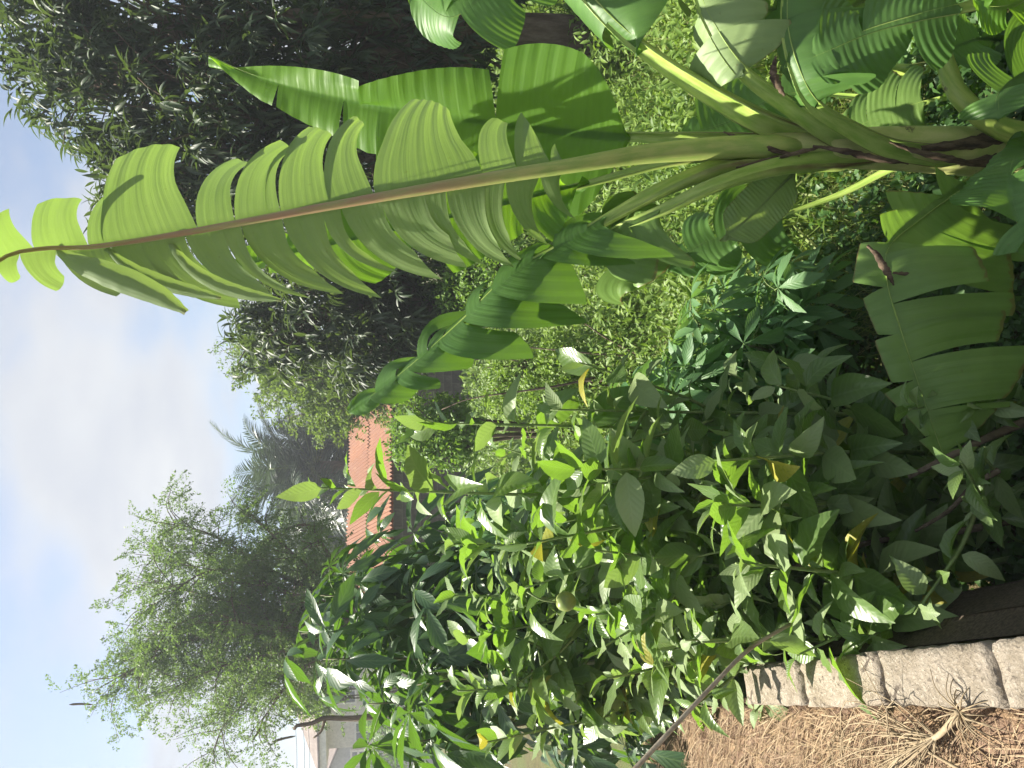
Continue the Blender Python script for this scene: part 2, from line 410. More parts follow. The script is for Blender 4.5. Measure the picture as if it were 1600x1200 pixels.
def ground_mat():
    s = NT('garden_soil'); ob = s.n('ShaderNodeTexCoord').outputs['Object']
    a = s.noise(0.35, 5, ob); b = s.noise(6, 6, ob, 0.65); d = s.noise(45, 4, ob)
    c = s.mix(s.smooth(b, 0.35, 0.65), (0.07, 0.055, 0.03), (0.13, 0.11, 0.05))
    c = s.mix(s.math('MULTIPLY', s.smooth(a, 0.40, 0.6), 0.7), c, (0.085, 0.12, 0.035))
    c = s.mix(s.math('MULTIPLY', s.smooth(d, 0.55, 0.7), 0.5), c, (0.22, 0.18, 0.09))
    return s.finish(s.bsdf(c, 0.95, 0.15, s.bump(s.math('ADD', b, d), 0.8, 0.04)))
M['ground'] = ground_mat()
M['redsoil'] = plain_mat('red_earth', (0.30, 0.15, 0.085), (0.42, 0.24, 0.14), 3, 0.95, 0.15, 0.6, 0.03)
def bank_mat():
    s = NT('dry_red_soil'); ob = s.n('ShaderNodeTexCoord').outputs['Object']
    b = s.noise(5, 6, ob, 0.65); d = s.noise(38, 5, ob, 0.7); st = s.noise(26, 4, s.mapping(ob, (1, 0.22, 1), (0, 0, 0.5)))
    c = s.mix(s.smooth(b, 0.35, 0.65), (0.155, 0.10, 0.068), (0.24, 0.165, 0.115))
    c = s.mix(s.math('MULTIPLY', s.smooth(st, 0.5, 0.66), 0.6), c, (0.42, 0.29, 0.17))
    c = s.mix(s.math('MULTIPLY', s.smooth(d, 0.52, 0.7), 0.6), c, (0.13, 0.065, 0.04))
    return s.finish(s.bsdf(c, 0.95, 0.15, s.bump(s.math('ADD', b, s.math('ADD', d, st)), 0.9, 0.02)))
M['bank'] = bank_mat()
def block_mat():
    s = NT('sandcrete_block'); ob = s.n('ShaderNodeTexCoord').outputs['Object']
    r = s.n('ShaderNodeObjectInfo').outputs['Random']
    a = s.noise(9, 5, ob); d = s.noise(120, 5, ob, 0.7); e = s.noise(55, 4, ob)
    c = s.mix(s.smooth(a, 0.35, 0.65), (0.27, 0.225, 0.165), (0.39, 0.335, 0.265))
    c = s.mix(s.math('MULTIPLY', s.smooth(d, 0.5, 0.65), 0.75), c, (0.52, 0.46, 0.38))
    c = s.mix(s.math('MULTIPLY', s.smooth(e, 0.58, 0.68), 0.8), c, (0.13, 0.105, 0.08))
    c = s.mix(s.math('MULTIPLY', r, 0.35), c, (0.20, 0.18, 0.15))
    c = s.mix(s.math('MULTIPLY', s.smooth(s.noise(3.2, 6, ob, 0.65), 0.5, 0.7), 0.55), c, (0.15, 0.13, 0.10))
    vor = s.n('ShaderNodeTexVoronoi', feature='DISTANCE_TO_EDGE'); vor.inputs['Scale'].default_value = 2.1
    wob = s.n('ShaderNodeTexNoise'); wob.inputs['Scale'].default_value = 9; s.l(ob, wob.inputs['Vector'])
    va = s.n('ShaderNodeVectorMath', operation='MULTIPLY_ADD'); s.l(wob.outputs['Color'], va.inputs[0]); va.inputs[1].default_value = (.22, .22, .22); s.l(ob, va.inputs[2]); s.l(va.outputs[0], vor.inputs['Vector'])
    crk = s.math('SUBTRACT', 1.0, s.smooth(vor.outputs[0], 0.003, 0.012))
    c = s.mix(s.math('MULTIPLY', s.math('MULTIPLY', crk, s.smooth(a, 0.45, 0.6)), 0.8), c, (0.07, 0.055, 0.045))
    return s.finish(s.bsdf(c, 0.95, 0.15, s.bump(s.math('ADD', s.math('MULTIPLY', a, 0.6), s.math('ADD', d, e)), 1.0, 0.012)))
M['block'] = block_mat()
M['mortar'] = plain_mat('mortar', (0.17, 0.15, 0.12), (0.26, 0.23, 0.19), 20, 0.95, 0.1, 0.8, 0.01)
M['timber'] = plain_mat('weathered_timber', (0.055, 0.042, 0.03), (0.12, 0.095, 0.065), 16, 0.85, 0.2, 0.7, 0.01, (6, 6, 6))
M['plaster'] = plain_mat('pale_plaster', (0.56, 0.50, 0.44), (0.66, 0.60, 0.53), 1.2, 0.9, 0.2, 0.1)
M['white'] = plain_mat('white_fascia', (0.66, 0.62, 0.56), (0.76, 0.72, 0.66), 1.0, 0.8, 0.2, 0.1)
M['rooftile'] = plain_mat('grey_brown_roofing', (0.16, 0.12, 0.10), (0.24, 0.19, 0.16), 2, 0.8, 0.2, 0.3)
M['graywall'] = plain_mat('grey_render', (0.38, 0.37, 0.36), (0.46, 0.45, 0.44), 1.0, 0.9, 0.2, 0.1)
def rust_mat():
    q = NT('rusty_roof_sheet'); ob = q.n('ShaderNodeTexCoord').outputs['Object']; r_ = q.n('ShaderNodeObjectInfo').outputs['Random']
    c = q.ramp(r_, [(0, (0.15, 0.060, 0.028)), (0.5, (0.22, 0.092, 0.044)), (1, (0.18, 0.090, 0.052))])
    c = q.mix(q.math('MULTIPLY', q.smooth(q.noise(1.8, 6, ob, 0.65), 0.42, 0.66), 0.7), c, (0.17, 0.075, 0.045))
    c = q.mix(q.math('MULTIPLY', q.smooth(q.noise(5.0, 5, ob, 0.65), 0.56, 0.7), 0.6), c, (0.28, 0.17, 0.11))
    return q.finish(q.bsdf(c, 0.75, 0.25, q.bump(q.noise(8, 4, ob), 0.2, 0.02)))
M['rust'] = rust_mat()
M['rust_old'] = plain_mat('rusty_roof_sheet', (0.29, 0.15, 0.095), (0.39, 0.22, 0.145), 1.6, 0.7, 0.3, 0.2, 0.01, (1, 1, 1), (0.22, 0.10, 0.06))
M['glass'] = NT('window_glass'); M['glass'] = M['glass'].finish(M['glass'].bsdf((0.03, 0.035, 0.04), 0.12, 0.6))
M['pvc'] = plain_mat('grey_white_plastic', (0.55, 0.54, 0.50), (0.66, 0.65, 0.62), 12, 0.5, 0.4, 0.1)
M['fruit'] = plain_mat('fruit_skin', (0.14, 0.20, 0.04), (0.24, 0.25, 0.06), 14, 0.45, 0.4, 0.3, 0.004)
M['wire'] = plain_mat('cable', (0.05, 0.05, 0.05), (0.08, 0.08, 0.08), 3, 0.6, 0.3, 0.0)
M['drystem'] = plain_mat('dry_stalk', (0.25, 0.19, 0.115), (0.35, 0.28, 0.18), 18, 0.8, 0.2, 0.4, 0.004)
M['stick'] = plain_mat('grey_stick', (0.24, 0.20, 0.14), (0.38, 0.33, 0.25), 22, 0.85, 0.2, 0.5, 0.004, (1, 1, 0.4))

# ------------------------------------------------------------------ ground
def fbm(x, y, s, seed=0):
    r = np.random.default_rng(seed); o = np.zeros_like(x)
    for k in range(5):
        a, b, p, q = r.normal(size=4)
        f = s * 1.9 ** k
        o += np.sin(f * (x * math.cos(a * 3) + y * math.sin(a * 3)) + p * 6) * np.sin(f * (y * math.cos(b * 3) - x * math.sin(b * 3)) + q * 6) / 1.7 ** k
    return o * 0.4
def ground_z(x, y):
    return 0.05 * fbm(x, y, 0.9, 3) + 0.02 * fbm(x, y, 4.0, 4)
def grid(name, xs, ys, zf, mat):
    X, Y = np.meshgrid(xs, ys); Z = zf(X, Y)
    V = np.stack([X, Y, Z], -1).reshape(-1, 3)
    nx, ny = len(xs), len(ys)
    i, j = np.meshgrid(np.arange(nx - 1), np.arange(ny - 1)); a = (j * nx + i).ravel()
    return obj_np(name, V, np.stack([a, a + 1, a + nx + 1, a + nx], 1), mat, smooth=True)
gx = np.concatenate([-np.geomspace(190, 14, 24), np.linspace(-13, 13, 160), np.geomspace(14, 190, 24)])
gy = np.concatenate([[-60, -20, -8], np.linspace(-4, 22, 160), np.geomspace(23, 290, 34)])
g = grid('ground', gx, gy, ground_z, M['ground']); tag(g, kind='structure')

# wall line (direction and edges read off the photograph on the wall-top level)
ZW = 1.10
wr0, wr1 = G(1600, 1000, ZW), G(1140, 1037, ZW)      # right edge near / far
wl0, wl1 = G(1600, 1095, ZW), G(1140, 1108, ZW)      # left edge
WD = nz((wr1 - wr0) + (wl1 - wl0)); WD[2] = 0; WD = nz(WD)
WNRM = np.array((WD[1], -WD[0], 0))                  # points right, into the garden
WW = 0.5 * (np.dot(wr0 - wl0, WNRM) + np.dot(wr1 - wl1, WNRM))
WMID = 0.25 * (wr0 + wl0 + wr1 + wl1)
def wall_pt(s, o, z): return WMID + WD * s + WNRM * o + np.array((0, 0, z - ZW))
S_FAR = np.dot(wr1 - WMID, WD)
WROT = math.atan2(WD[1], WD[0])

# raised bank of dry soil left of the wall: grid in wall coordinates
def bank():
    ss = np.linspace(-2.6, S_FAR + 5.5, 150); oo = np.concatenate([np.linspace(-9, -2.2, 30), np.linspace(-2.1, -WW / 2 - 0.004, 70)])
    S, O = np.meshgrid(ss, oo, indexing='ij')
    base = ZW - 0.05 - 0.05 * np.clip((S - S_FAR + 0.9) / 0.8, 0, 1) + 0.03 * fbm(S, O, 3.0, 8) + 0.012 * fbm(S, O, 14, 9) - 0.02
    base -= 0.03 * np.exp(-((O + WW / 2) / 0.05) ** 2)
    drop = np.clip((S - (S_FAR + 1.2)) / 3.8, 0, 1); drop = drop * drop * (3 - 2 * drop)
    Z = base * (1 - drop) - 0.12 * drop
    XY = WMID[:2] + S[..., None] * WD[:2] + O[..., None] * WNRM[:2]
    V = np.concatenate([XY, Z[..., None]], -1)
    ns, no = S.shape
    # skirt towards the garden beyond the wall's end
    sk = V[:, -1].copy(); sk[:, 2] = -0.3; sk[:, :2] += WNRM[:2] * 0.25
    V = np.concatenate([V, sk[:, None]], 1); no += 1
    i, j = np.meshgrid(np.arange(ns - 1), np.arange(no - 1), indexing='ij'); a = (i * no + j).ravel()
    o = obj_np('soil_bank', V.reshape(-1, 3), np.stack([a, a + 1, a + no + 1, a + no], 1)[:, ::-1], M['bank'])
    tag(o, kind='structure')
    def zat(s, o_):
        b = ZW - 0.07 - 0.05 * np.clip((s - S_FAR + 0.9) / 0.8, 0, 1) + 0.03 * fbm(s, o_, 3.0, 8) + 0.012 * fbm(s, o_, 14, 9)
        d = np.clip((s - (S_FAR + 1.2)) / 3.8, 0, 1); d = d * d * (3 - 2 * d)
        return b * (1 - d) - 0.12 * d
    return zat
bank_z = bank()
# bare red earth by the far huts
def patch(name, c, rx, ry, z=0.004):
    a = np.linspace(0, 2 * math.pi, 40, endpoint=False); r_ = 1 + 0.18 * np.sin(3 * a + 1) + 0.1 * np.sin(7 * a)
    V = [(c[0], c[1], z + 0.09)] + [(c[0] + rx * q * math.cos(t), c[1] + ry * q * math.sin(t), z - 0.02) for t, q in zip(a, r_)]
    F = [(0, 1 + i, 1 + (i + 1) % 40) for i in range(40)]
    o = obj_np(name, np.array(V), np.array(F), M['redsoil']); tag(o, kind='structure'); return o
patch('red_earth_path', G(715, 600), 9, 7)
patch('red_earth_path', P(640, 530, 26) * np.array((1, 1, 0)), 6, 5)

# ------------------------------------------------------------------ block wall
def block_mesh(seed, lx, lw, lh):
    r = np.random.default_rng(seed); V = []; F = []
    nx, ny, nzz = 15, 6, 6
    idx = {}
    def vid(i, j, k):
        if (i, j, k) not in idx:
            x, y, z = (i / nx - .5) * lx, (j / ny - .5) * lw, (k / nzz - .5) * lh
            ch = 0.007
            cnt = (i in (0, nx)) + (j in (0, ny)) + (k in (0, nzz))
            if cnt >= 2:
                x -= ch * np.sign(x) * (i in (0, nx)) * r.uniform(.3, 1.1); y -= ch * np.sign(y) * (j in (0, ny)) * r.uniform(.2, 1.2); z -= ch * np.sign(z) * (k in (0, nzz)) * r.uniform(.2, .9)
            n = r.normal(0, 0.0022, 3)
            idx[(i, j, k)] = len(V); V.append((x + n[0], y + n[1], z + n[2]))
        return idx[(i, j, k)]
    for i in range(nx):
        for j in range(ny):
            F.append((vid(i, j, nzz), vid(i + 1, j, nzz), vid(i + 1, j + 1, nzz), vid(i, j + 1, nzz))); F.append((vid(i, j, 0), vid(i, j + 1, 0), vid(i + 1, j + 1, 0), vid(i + 1, j, 0)))
    for i in range(nx):
        for k in range(nzz):
            F.append((vid(i, 0, k), vid(i + 1, 0, k), vid(i + 1, 0, k + 1), vid(i, 0, k + 1))); F.append((vid(i, ny, k), vid(i, ny, k + 1), vid(i + 1, ny, k + 1), vid(i + 1, ny, k)))
    for j in range(ny):
        for k in range(nzz):
            F.append((vid(0, j, k), vid(0, j, k + 1), vid(0, j + 1, k + 1), vid(0, j + 1, k))); F.append((vid(nx, j, k), vid(nx, j + 1, k), vid(nx, j + 1, k + 1), vid(nx, j, k + 1)))
    return mesh_np('block', np.array(V), np.array(F), M['block'])
wall = empty('block_wall', 'low rough sandcrete block wall with sunlit top edging the dry soil bank', 'wall')
BL, BH = 0.45, 0.225
bm_ = [block_mesh(50 + k, BL - 0.017, WW, BH - 0.014) for k in range(4)]
core = MB()
joint_s = np.dot(G(1551, 1050, ZW) - WMID, WD)      # a joint seen in the photograph
s_start = joint_s - 3 * BL
nb = int(round((S_FAR - s_start) / BL))
for row in range(5):
    zc = ZW - BH * (row + .5)
    for k in range(-1, nb + (0 if row else 0)):
        s_c = s_start + (k + .5 + (0.5 if row % 2 else 0)) * BL
        if s_c > S_FAR + 0.05: continue
        b = bpy.data.objects.new('block', bm_[(k * 3 + row * 7) % 4]); link(b, wall)
        b.location = wall_pt(s_c, random.uniform(-.004, .004), zc + random.uniform(-.004, .004))
        b.rotation_euler = (random.uniform(-.01, .01), random.uniform(-.012, .012), WROT + random.uniform(-.028, .028) + (math.pi if k % 2 else 0))
sA, sB = s_start - BL + 0.03, S_FAR - 0.1
core.box(wall_pt((sA + sB) / 2, 0, ZW / 2 - 0.03), (sB - sA, WW - 0.05, ZW - 0.06), WROT)
core.build('mortar', M['mortar'], wall, smooth=False)

# old timber beam lying on the garden side just below the wall top
def timber():
    z = ZW - 0.13
    t = empty('timber_beam', 'old dark timber beam lying in shade along the garden side of the block wall', 'beam')
    def strip(name, oa, ob_, za, zb, th, seed):
        r = np.random.default_rng(seed); V = []; F = []
        ns, no = 60, 6
        s0, s1 = joint_s - 1.2, S_FAR + 0.12
        for i in range(ns + 1):
            s = s0 + (s1 - s0) * i / ns
            # beam widens away from the wall's line slightly as in the photograph
            for j in range(no + 1):
                f = j / no
                V.append(wall_pt(s, oa + (ob_ - oa) * f, za + (zb - za) * f + 0.0025 * math.sin(j * 2.1 + seed) + r.normal(0, .0012)))
        n = len(V)
        V += [v - np.array((0, 0, th)) for v in V]
        w = no + 1
        for i in range(ns):
            for j in range(no):
                a = i * w + j
                F.append((a, a + w, a + w + 1, a + 1)); F.append((n + a, n + a + 1, n + a + w + 1, n + a + w))
            for j in (0, no):
                a = i * w + j
                F.append((a, n + a, n + a + w, a + w) if j else (a, a + w, n + a + w, n + a))
        for i in (0, ns):
            for j in range(no):
                a = i * w + j
                F.append((a, a + 1, n + a + 1, n + a) if i else (a + 1, a, n + a, n + a + 1))
        return obj_np(name, np.array(V), np.array(F), M['timber'], t)
    strip('plank', WW / 2 + 0.006, WW / 2 + 0.075, ZW - 0.13, ZW - 0.24, 0.04, 1)
    strip('plank', WW / 2 + 0.079, WW / 2 + 0.165, ZW - 0.27, ZW - 0.46, 0.05, 2)
    return t
timber()

# ------------------------------------------------------------------ far buildings
def gable_windows(): pass
def house():
    h = empty('white_house', 'two storey cream house with wide white eaves behind the cassava', 'house')
    d = 42.0
    corner = P(512, 1170, d)                        # left wall corner under the eave
    zt = corner[2]
    rot = R(-14)
    ax = np.array((math.cos(rot), math.sin(rot), 0)); ay = np.array((-math.sin(rot), math.cos(rot), 0))
    W_, D_ = 9.0, 8.0
    def q(a, b, z): v = np.array((corner[0], corner[1], 0)) + ax * a + ay * b; v[2] = z; return v
    MB().box(q(W_ / 2, D_ / 2, zt / 2), (W_, D_, zt), rot).build('wall', M['plaster'], h, False)
    ov = 0.75; fh = 0.45
    mbf = MB()
    o1 = [q(-ov, -ov, zt), q(W_ + ov, -ov, zt), q(W_ + ov, D_ + ov, zt), q(-ov, D_ + ov, zt)]
    o2 = [p + np.array((0, 0, fh)) for p in o1]
    mbf.add(o1 + o2, [(3, 2, 1, 0), (0, 1, 5, 4), (1, 2, 6, 5), (2, 3, 7, 6), (3, 0, 4, 7)])
    mbf.build('fascia', M['white'], h, False)
    rh = 3.0
    r_ = MB(); e = 0.12
    o3 = [q(-ov - e, -ov - e, zt + fh), q(W_ + ov + e, -ov - e, zt + fh), q(W_ + ov + e, D_ + ov + e, zt + fh), q(-ov - e, D_ + ov + e, zt + fh)]
    rg = [q(4.2, D_ / 2, zt + fh + rh), q(W_ - 4.2, D_ / 2, zt + fh + rh)]
    r_.add(o3 + rg + [p - np.array((0, 0, .1)) for p in o3], [(0, 1, 5, 4), (1, 2, 5), (2, 3, 4, 5), (3, 0, 4), (0, 6, 7, 1), (1, 7, 8, 2), (2, 8, 9, 3), (3, 9, 6, 0), (6, 9, 8, 7)])
    r_.build('roof', M['rooftile'], h, False)
    for (a, zc, w, hh) in ((1.0, zt - 2.05, 1.2, 1.1), (3.6, zt - 0.9, 1.5, 1.3), (6.4, zt - 0.9, 1.5, 1.3), (3.4, zt - 3.6, 1.5, 1.3), (1.0, zt - 4.6, 1.2, 1.1)):
        f = MB()
        for sx in (-1, 1): f.box(q(a + sx * w / 2, -0.05, zc), (0.1, 0.12, hh + .1), rot)
        for sz in (-1, 1): f.box(q(a, -0.05, zc + sz * hh / 2), (w - 0.1, 0.12, 0.1), rot)
        f.box(q(a, -0.05, zc), (0.05, 0.1, hh - 0.1), rot)
        wdw = f.build('window', M['white'], h, False)
        MB().box(q(a, -0.03, zc), (w - .1, 0.05, hh - .1), rot).build('pane', M['glass'], wdw, False)
    # grey outbuilding seen to its left
    h2 = empty('grey_house', 'smaller grey gabled house at the picture edge beyond the cream house', 'house')
    c2 = P(545, 1215, 50.0); rot2 = R(-8)
    ax2 = np.array((math.cos(rot2), math.sin(rot2), 0)); ay2 = np.array((-math.sin(rot2), math.cos(rot2), 0))
    def q2(a, b, z): v = np.array((c2[0], c2[1], 0)) + ax2 * a + ay2 * b; v[2] = z; return v
    z2 = P(537, 1180, 50.0)[2]
    W2, D2 = 9.0, 7.0
    wb = MB()
    A = [q2(-6, 0, 0), q2(W2 - 6, 0, 0), q2(W2 - 6, D2, 0), q2(-6, D2, 0)]
    B = [p + np.array((0, 0, z2)) for p in A]
    tp = [q2(W2 / 2 - 6, 0, z2 + 1.7), q2(W2 / 2 - 6, D2, z2 + 1.7)]
    wb.add(A + B + tp, [(0, 1, 5, 8, 4), (2, 3, 7, 9, 6), (1, 2, 6, 5), (3, 0, 4, 7)])
    wb.build('wall', M['graywall'], h2, False)
    rb = MB()
    for s_, (p, r0) in enumerate(((-6.5, 4), (W2 - 5.5, 5))):
        t0, t1 = q2(W2 / 2 - 6, -.5, z2 + 1.95), q2(W2 / 2 - 6, D2 + .5, z2 + 1.95)
        b0, b1 = q2(p, -.5, z2 - 0.05), q2(p, D2 + .5, z2 - .05)
        dn = np.array((0, 0, .12))
        V = [t0, t1, b1, b0, t0 - dn, t1 - dn, b1 - dn, b0 - dn]
        MB().add(V, [(0, 1, 2, 3), (7, 6, 5, 4), (0, 3, 7, 4), (1, 5, 6, 2), (3, 2, 6, 7)]).build('roof_slope', M['rooftile'], h2, False)
    f = MB(); a, zc, w, hh = 1.4, z2 - 0.95, 1.0, 0.9
    for sx in (-1, 1): f.box(q2(a + sx * w / 2, -0.05, zc), (0.14, 0.12, hh + .14), rot2)
    for sz in (-1, 0, 1): f.box(q2(a, -0.05, zc + sz * hh / 2), (w - .14, 0.12, 0.14), rot2)
    wd = f.build('window', M['white'], h2, False)
    MB().box(q2(a, -0.02, zc), (w - .1, 0.05, hh - .1), rot2).build('pane', M['glass'], wd, False)
house()

def shed():
    h = empty('rusty_shed', 'low shed with rusty corrugated roof and dark block walls beyond the garden', 'shed')
    eA = P(612, 545, 21.0); eB = P(610, 915, 18.8); eB[2] = eA[2]     # eave, near side
    u0 = nz((eB - eA) * np.array((1, 1, 0))); pf = np.array((u0[1], -u0[0], 0)); pf = pf if pf[1] > 0 else -pf
    rise = np.array((0, 0, 1.25))
    rA = eA + pf * 3.4 + rise; rB = eB + pf * 3.4 + rise              # ridge
    nsh = 8
    for k in range(nsh):
        for half in (0, 1):
            n = 40; V, F = [], []
            t0_, t1_ = (k - 0.02) / nsh, (k + 1.02) / nsh
            e0, e1 = (0.0, 0.54) if half == 0 else (0.50, 1.0)
            lift = 0.02 * (k % 2) + 0.025 * half + random.uniform(0, .012)
            for i in range(n + 1):
                t = t0_ + (t1_ - t0_) * i / n
                off = 0.032 * math.sin(i * 2 * math.pi / 5) + lift
                for e in (e0, e1):
                    p = (eA + (eB - eA) * t) * (1 - e) + (rA + (rB - rA) * t) * e
                    V.append(p + np.array((0, 0, off - (0.02 * math.sin(k * 3.1) if e == 0 else 0))) - pf * (random.uniform(0, .0) + 0.05 * math.sin(k * 2.3)) * (e == 0.0))
            for i in range(n): F.append((2 * i, 2 * i + 1, 2 * i + 3, 2 * i + 2))
            kk = len(V); V += [v - np.array((0, 0, 0.012)) for v in V]
            F += [tuple(kk + q for q in f[::-1]) for f in F]
            obj_np('roof_sheet', np.array(V), np.array(F), M['rust'], h, smooth=True)
    # far slope
    bA, bB = eA + 2 * (rA - eA), eB + 2 * (rB - eB); bA[2] = eA[2]; bB[2] = eB[2]
    dn = np.array((0, 0, .05))
    MB().add([rA, rB, bB, bA, rA - dn, rB - dn, bB - dn, bA - dn], [(0, 1, 2, 3), (7, 6, 5, 4), (0, 4, 5, 1), (3, 2, 6, 7)]).build('roof_slope', M['rust'], h, False)
    # walls of blocks: front wall with courses
    wm = plain_mat('shed_block_wall', (0.12, 0.10, 0.08), (0.20, 0.17, 0.14), 3, 0.95, 0.1, 0.4)
    ins = nz(rA - eA) * 0.35; ins[2] = 0
    a, b = eA + ins, eB + ins; a[2] = b[2] = 0
    u = nz(b - a); L = np.linalg.norm(b - a); hw = eA[2] - 0.05
    rot = math.atan2(u[1], u[0]); nrm = np.array((-u[1], u[0], 0))
    MB().box((a + b) / 2 + nrm * -0.0 + np.array((0, 0, hw / 2)), (L - .4, 0.12, hw), rot).build('wall', M['mortar'], h, False)
    bme = MB().box((0, 0, 0), (0.44, 0.14, 0.21)).build('block', wm, h, False)
    bmesh_ = bme.data; bpy.data.objects.remove(bme)
    for r_ in range(int(hw / 0.225)):
        for c in range(int((L - .6) / 0.46)):
            if c * 0.46 > 12 and r_ < 4: continue
            o = link(bpy.data.objects.new('block', bmesh_), h)
            p = a + u * (0.45 + c * 0.46 + (0.23 if r_ % 2 else 0)) + np.array((0, 0, 0.12 + r_ * 0.225))
            o.location = p; o.rotation_euler = (0, 0, rot)
    for e_ in (a, b):
        back = e_ + (bA - eA) * 0.85; back[2] = 0
        c_ = (e_ + back) / 2; v = back - e_; top = np.array((0, 0, hw)); pk = np.array((0, 0, rA[2] - 0.1)); mid_ = (e_ + back) / 2
        th = u * 0.07 * (1 if e_ is a else -1)
        V = [e_, back, back + top, mid_ + pk, e_ + top]
        V = V + [p + th for p in V]
        MB().add(V, [(0, 1, 2, 3, 4), (9, 8, 7, 6, 5), (0, 5, 6, 1), (1, 6, 7, 2), (2, 7, 8, 3), (3, 8, 9, 4), (4, 9, 5, 0)]).build('end_wall', wm, h, False)
shed()

# ------------------------------------------------------------------ banana plants
def profile(q, tp=2.4, t0=0.55):
    return (1 - np.exp(-q * 16)) * (1 - np.clip((q - t0) / (1 - t0), 0, 1) ** tp)
def banana_leaf(plant, pts, x_start, w, nh, mat, seed, cutsL=8, cutsR=8, grav=(1.0, 1.0), a0=(0.1, 0.1), fwd=0.2, curl=(0.0, 0.0), r0=0.035, r1=0.004, rib='midrib', pinch=(0.05, 0.3), jit=0.12, wl=1.0, wr=1.0, flat=0.8, label=None, gq=0.0, pexp=1.5, tp=2.4, wj=0.09, t0=0.55, bk=None, skew=(0.0, 0.0), rnd_end=0.10):
    """midrib through pts; blade from fraction x_start of the length; nh: normal hint of the upper face (or list along the leaf)"""
    r = np.random.default_rng(seed)
    N = 200
    mid = spline(pts, N); T = tangents(mid)
    nh = np.asarray(nh, float)
    if nh.ndim == 1: H = np.tile(nh, (N, 1))
    else: H = np.stack([np.interp(np.linspace(0, 1, N), np.linspace(0, 1, len(nh)), nh[:, k]) for k in range(3)], 1)
    S = nz(np.cross(T, H)); Nn = np.cross(S, T)
    ln = np.concatenate([[0], np.cumsum(np.linalg.norm(np.diff(mid, axis=0), axis=1))])
    if bk is not None:
        x_start = int(np.argmin(np.linalg.norm(mid - np.asarray(pts[bk]), axis=1))) / (N - 1)
    i0 = int(x_start * (N - 1)); nc = N - i0
    q = np.linspace(0, 1, nc); pr = profile(q, tp, t0)
    V = [mid[i0 + i] for i in range(nc)]; UV = [(ln[i0 + i], 0.0) for i in range(nc)]; F = []
    down = np.array((0, 0, -1.0))
    nr = 11
    for side, cuts, gr, aa, wf, cu, skw in ((1, cutsL, grav[0], a0[0], wl, curl[0], skew[0]), (-1, cutsR, grav[1], a0[1], wr, curl[1], skew[1])):
        if isinstance(cuts, int):
            c = np.sort(np.concatenate([[0], r.uniform(0.03, 0.97, max(0, cuts - 1)), [1]]))
            if cuts > 2:   # spread them
                c = 0.5 * c + 0.5 * np.linspace(0, 1, cuts + 1)
        else: c = np.array([0, *cuts, 1.0])
        ix = np.unique(np.clip(np.round(c * (nc - 1)).astype(int), 0, nc - 1))
        for ia, ib in zip(ix[:-1], ix[1:]):
            if ib - ia < 1: continue
            ic = (ia + ib) // 2; gi = i0 + ic
            W = w * wf * max(pr[ia:ib + 1].max(), 0.02) * r.uniform(1 - wj, 1 + wj)
            t_, s_, n_ = T[gi], S[gi] * side, Nn[gi]
            a_ = aa + r.normal(0, jit)
            d = nz(s_ * math.cos(a_) + n_ * math.sin(a_) + t_ * (fwd + r.normal(0, jit * 0.6)))
            g_ = gr * r.uniform(0.75, 1.25) * (1 + gq * q[ic]); c_ = cu + r.normal(0, jit)
            K = 26; line = [np.zeros(3)]; dirs = [d]; wvs = [t_ - d * np.dot(t_, d) * 0.6]
            for k in range(K):
                ds = W * 1.25 / K
                f = (k / K)
                d1 = nz(d + (down * g_ * (0.35 + 1.3 * f) + n_ * c_) * 1.25 / K)
                w_ = wvs[-1]; w_ = w_ - d1 * (np.dot(w_, d1) * (1.0 if k > 3 else 0.4)); wvs.append(nz(w_)); d = d1
                line.append(line[-1] + d * ds); dirs.append(d)
            line = np.array(line); dirs = np.array(dirs); wvs = np.array(wvs); arc = np.linspace(0, W * 1.25, K + 1)
            pc = r.uniform(*pinch); tw = r.normal(0, jit * 1.3)
            prm = max(pr[ia:ib + 1].max(), 0.02)
            cols = list(range(ia, ib + 1)); base = len(V)
            for i in cols:
                ratio = pr[i] / prm
                # rounded outer corners of each torn lobe
                e = abs((i - (ia + ib) / 2) / max(1, (ib - ia) / 2)); ratio *= 1 - rnd_end * e ** 4; ratio *= 1 - skw * (1 - (i - ia) / max(1, ib - ia))
                off = mid[i0 + i] - mid[gi]; so = np.dot(off, t_)
                for j in range(1, nr):
                    f = j / (nr - 1); al = min(f * ratio * W, arc[-1])
                    ctr = np.array([np.interp(al, arc, line[:, k]) for k in range(3)]); dd = nz(np.array([np.interp(al, arc, dirs[:, k]) for k in range(3)]))
                    wv = nz(np.array([np.interp(al, arc, wvs[:, k]) for k in range(3)]))
                    wv = nz(wv + np.cross(dd, wv) * tw * f)
                    bl = min(1.0, f * 2.2)
                    o = off * (1 - bl) + wv * so * (1 - pc * f ** pexp) * bl
                    rip = 0.0022 * math.sin(i * 1.25 + seed) * f + 0.0045 * math.sin(i * 0.21 + j * 0.25 + seed) * f
                    V.append(mid[gi] + ctr + o + np.cross(wv, dd) * rip); UV.append((ln[i0 + i], f))
            for ci in range(len(cols) - 1):
                a, b = cols[ci], cols[ci + 1]
                A = base + ci * (nr - 1); B = A + nr - 1
                quad = [(a, b, B, A)] + [(A + j, B + j, B + j + 1, A + j + 1) for j in range(nr - 2)]
                if side < 0: quad = [t[::-1] for t in quad]
                F += quad
    o = obj_np('leaf', np.array(V), np.array(F), mat, plant, uv=np.array(UV))
    if label: o['label'] = label
    rad = np.interp(np.linspace(0, 1, N), [0, x_start * 0.22, x_start * 0.5, x_start, 0.6 * x_start + 0.4, 1], [r0 * 0.3, r0 * 1.2, r0 * 1.02, r0 * 0.66, r0 * 0.38, r1])
    sel = np.unique(np.concatenate([np.arange(0, N, 3), [N - 1]]))
    ncs = 16; aa_ = np.linspace(0, 2 * math.pi, ncs, endpoint=False)
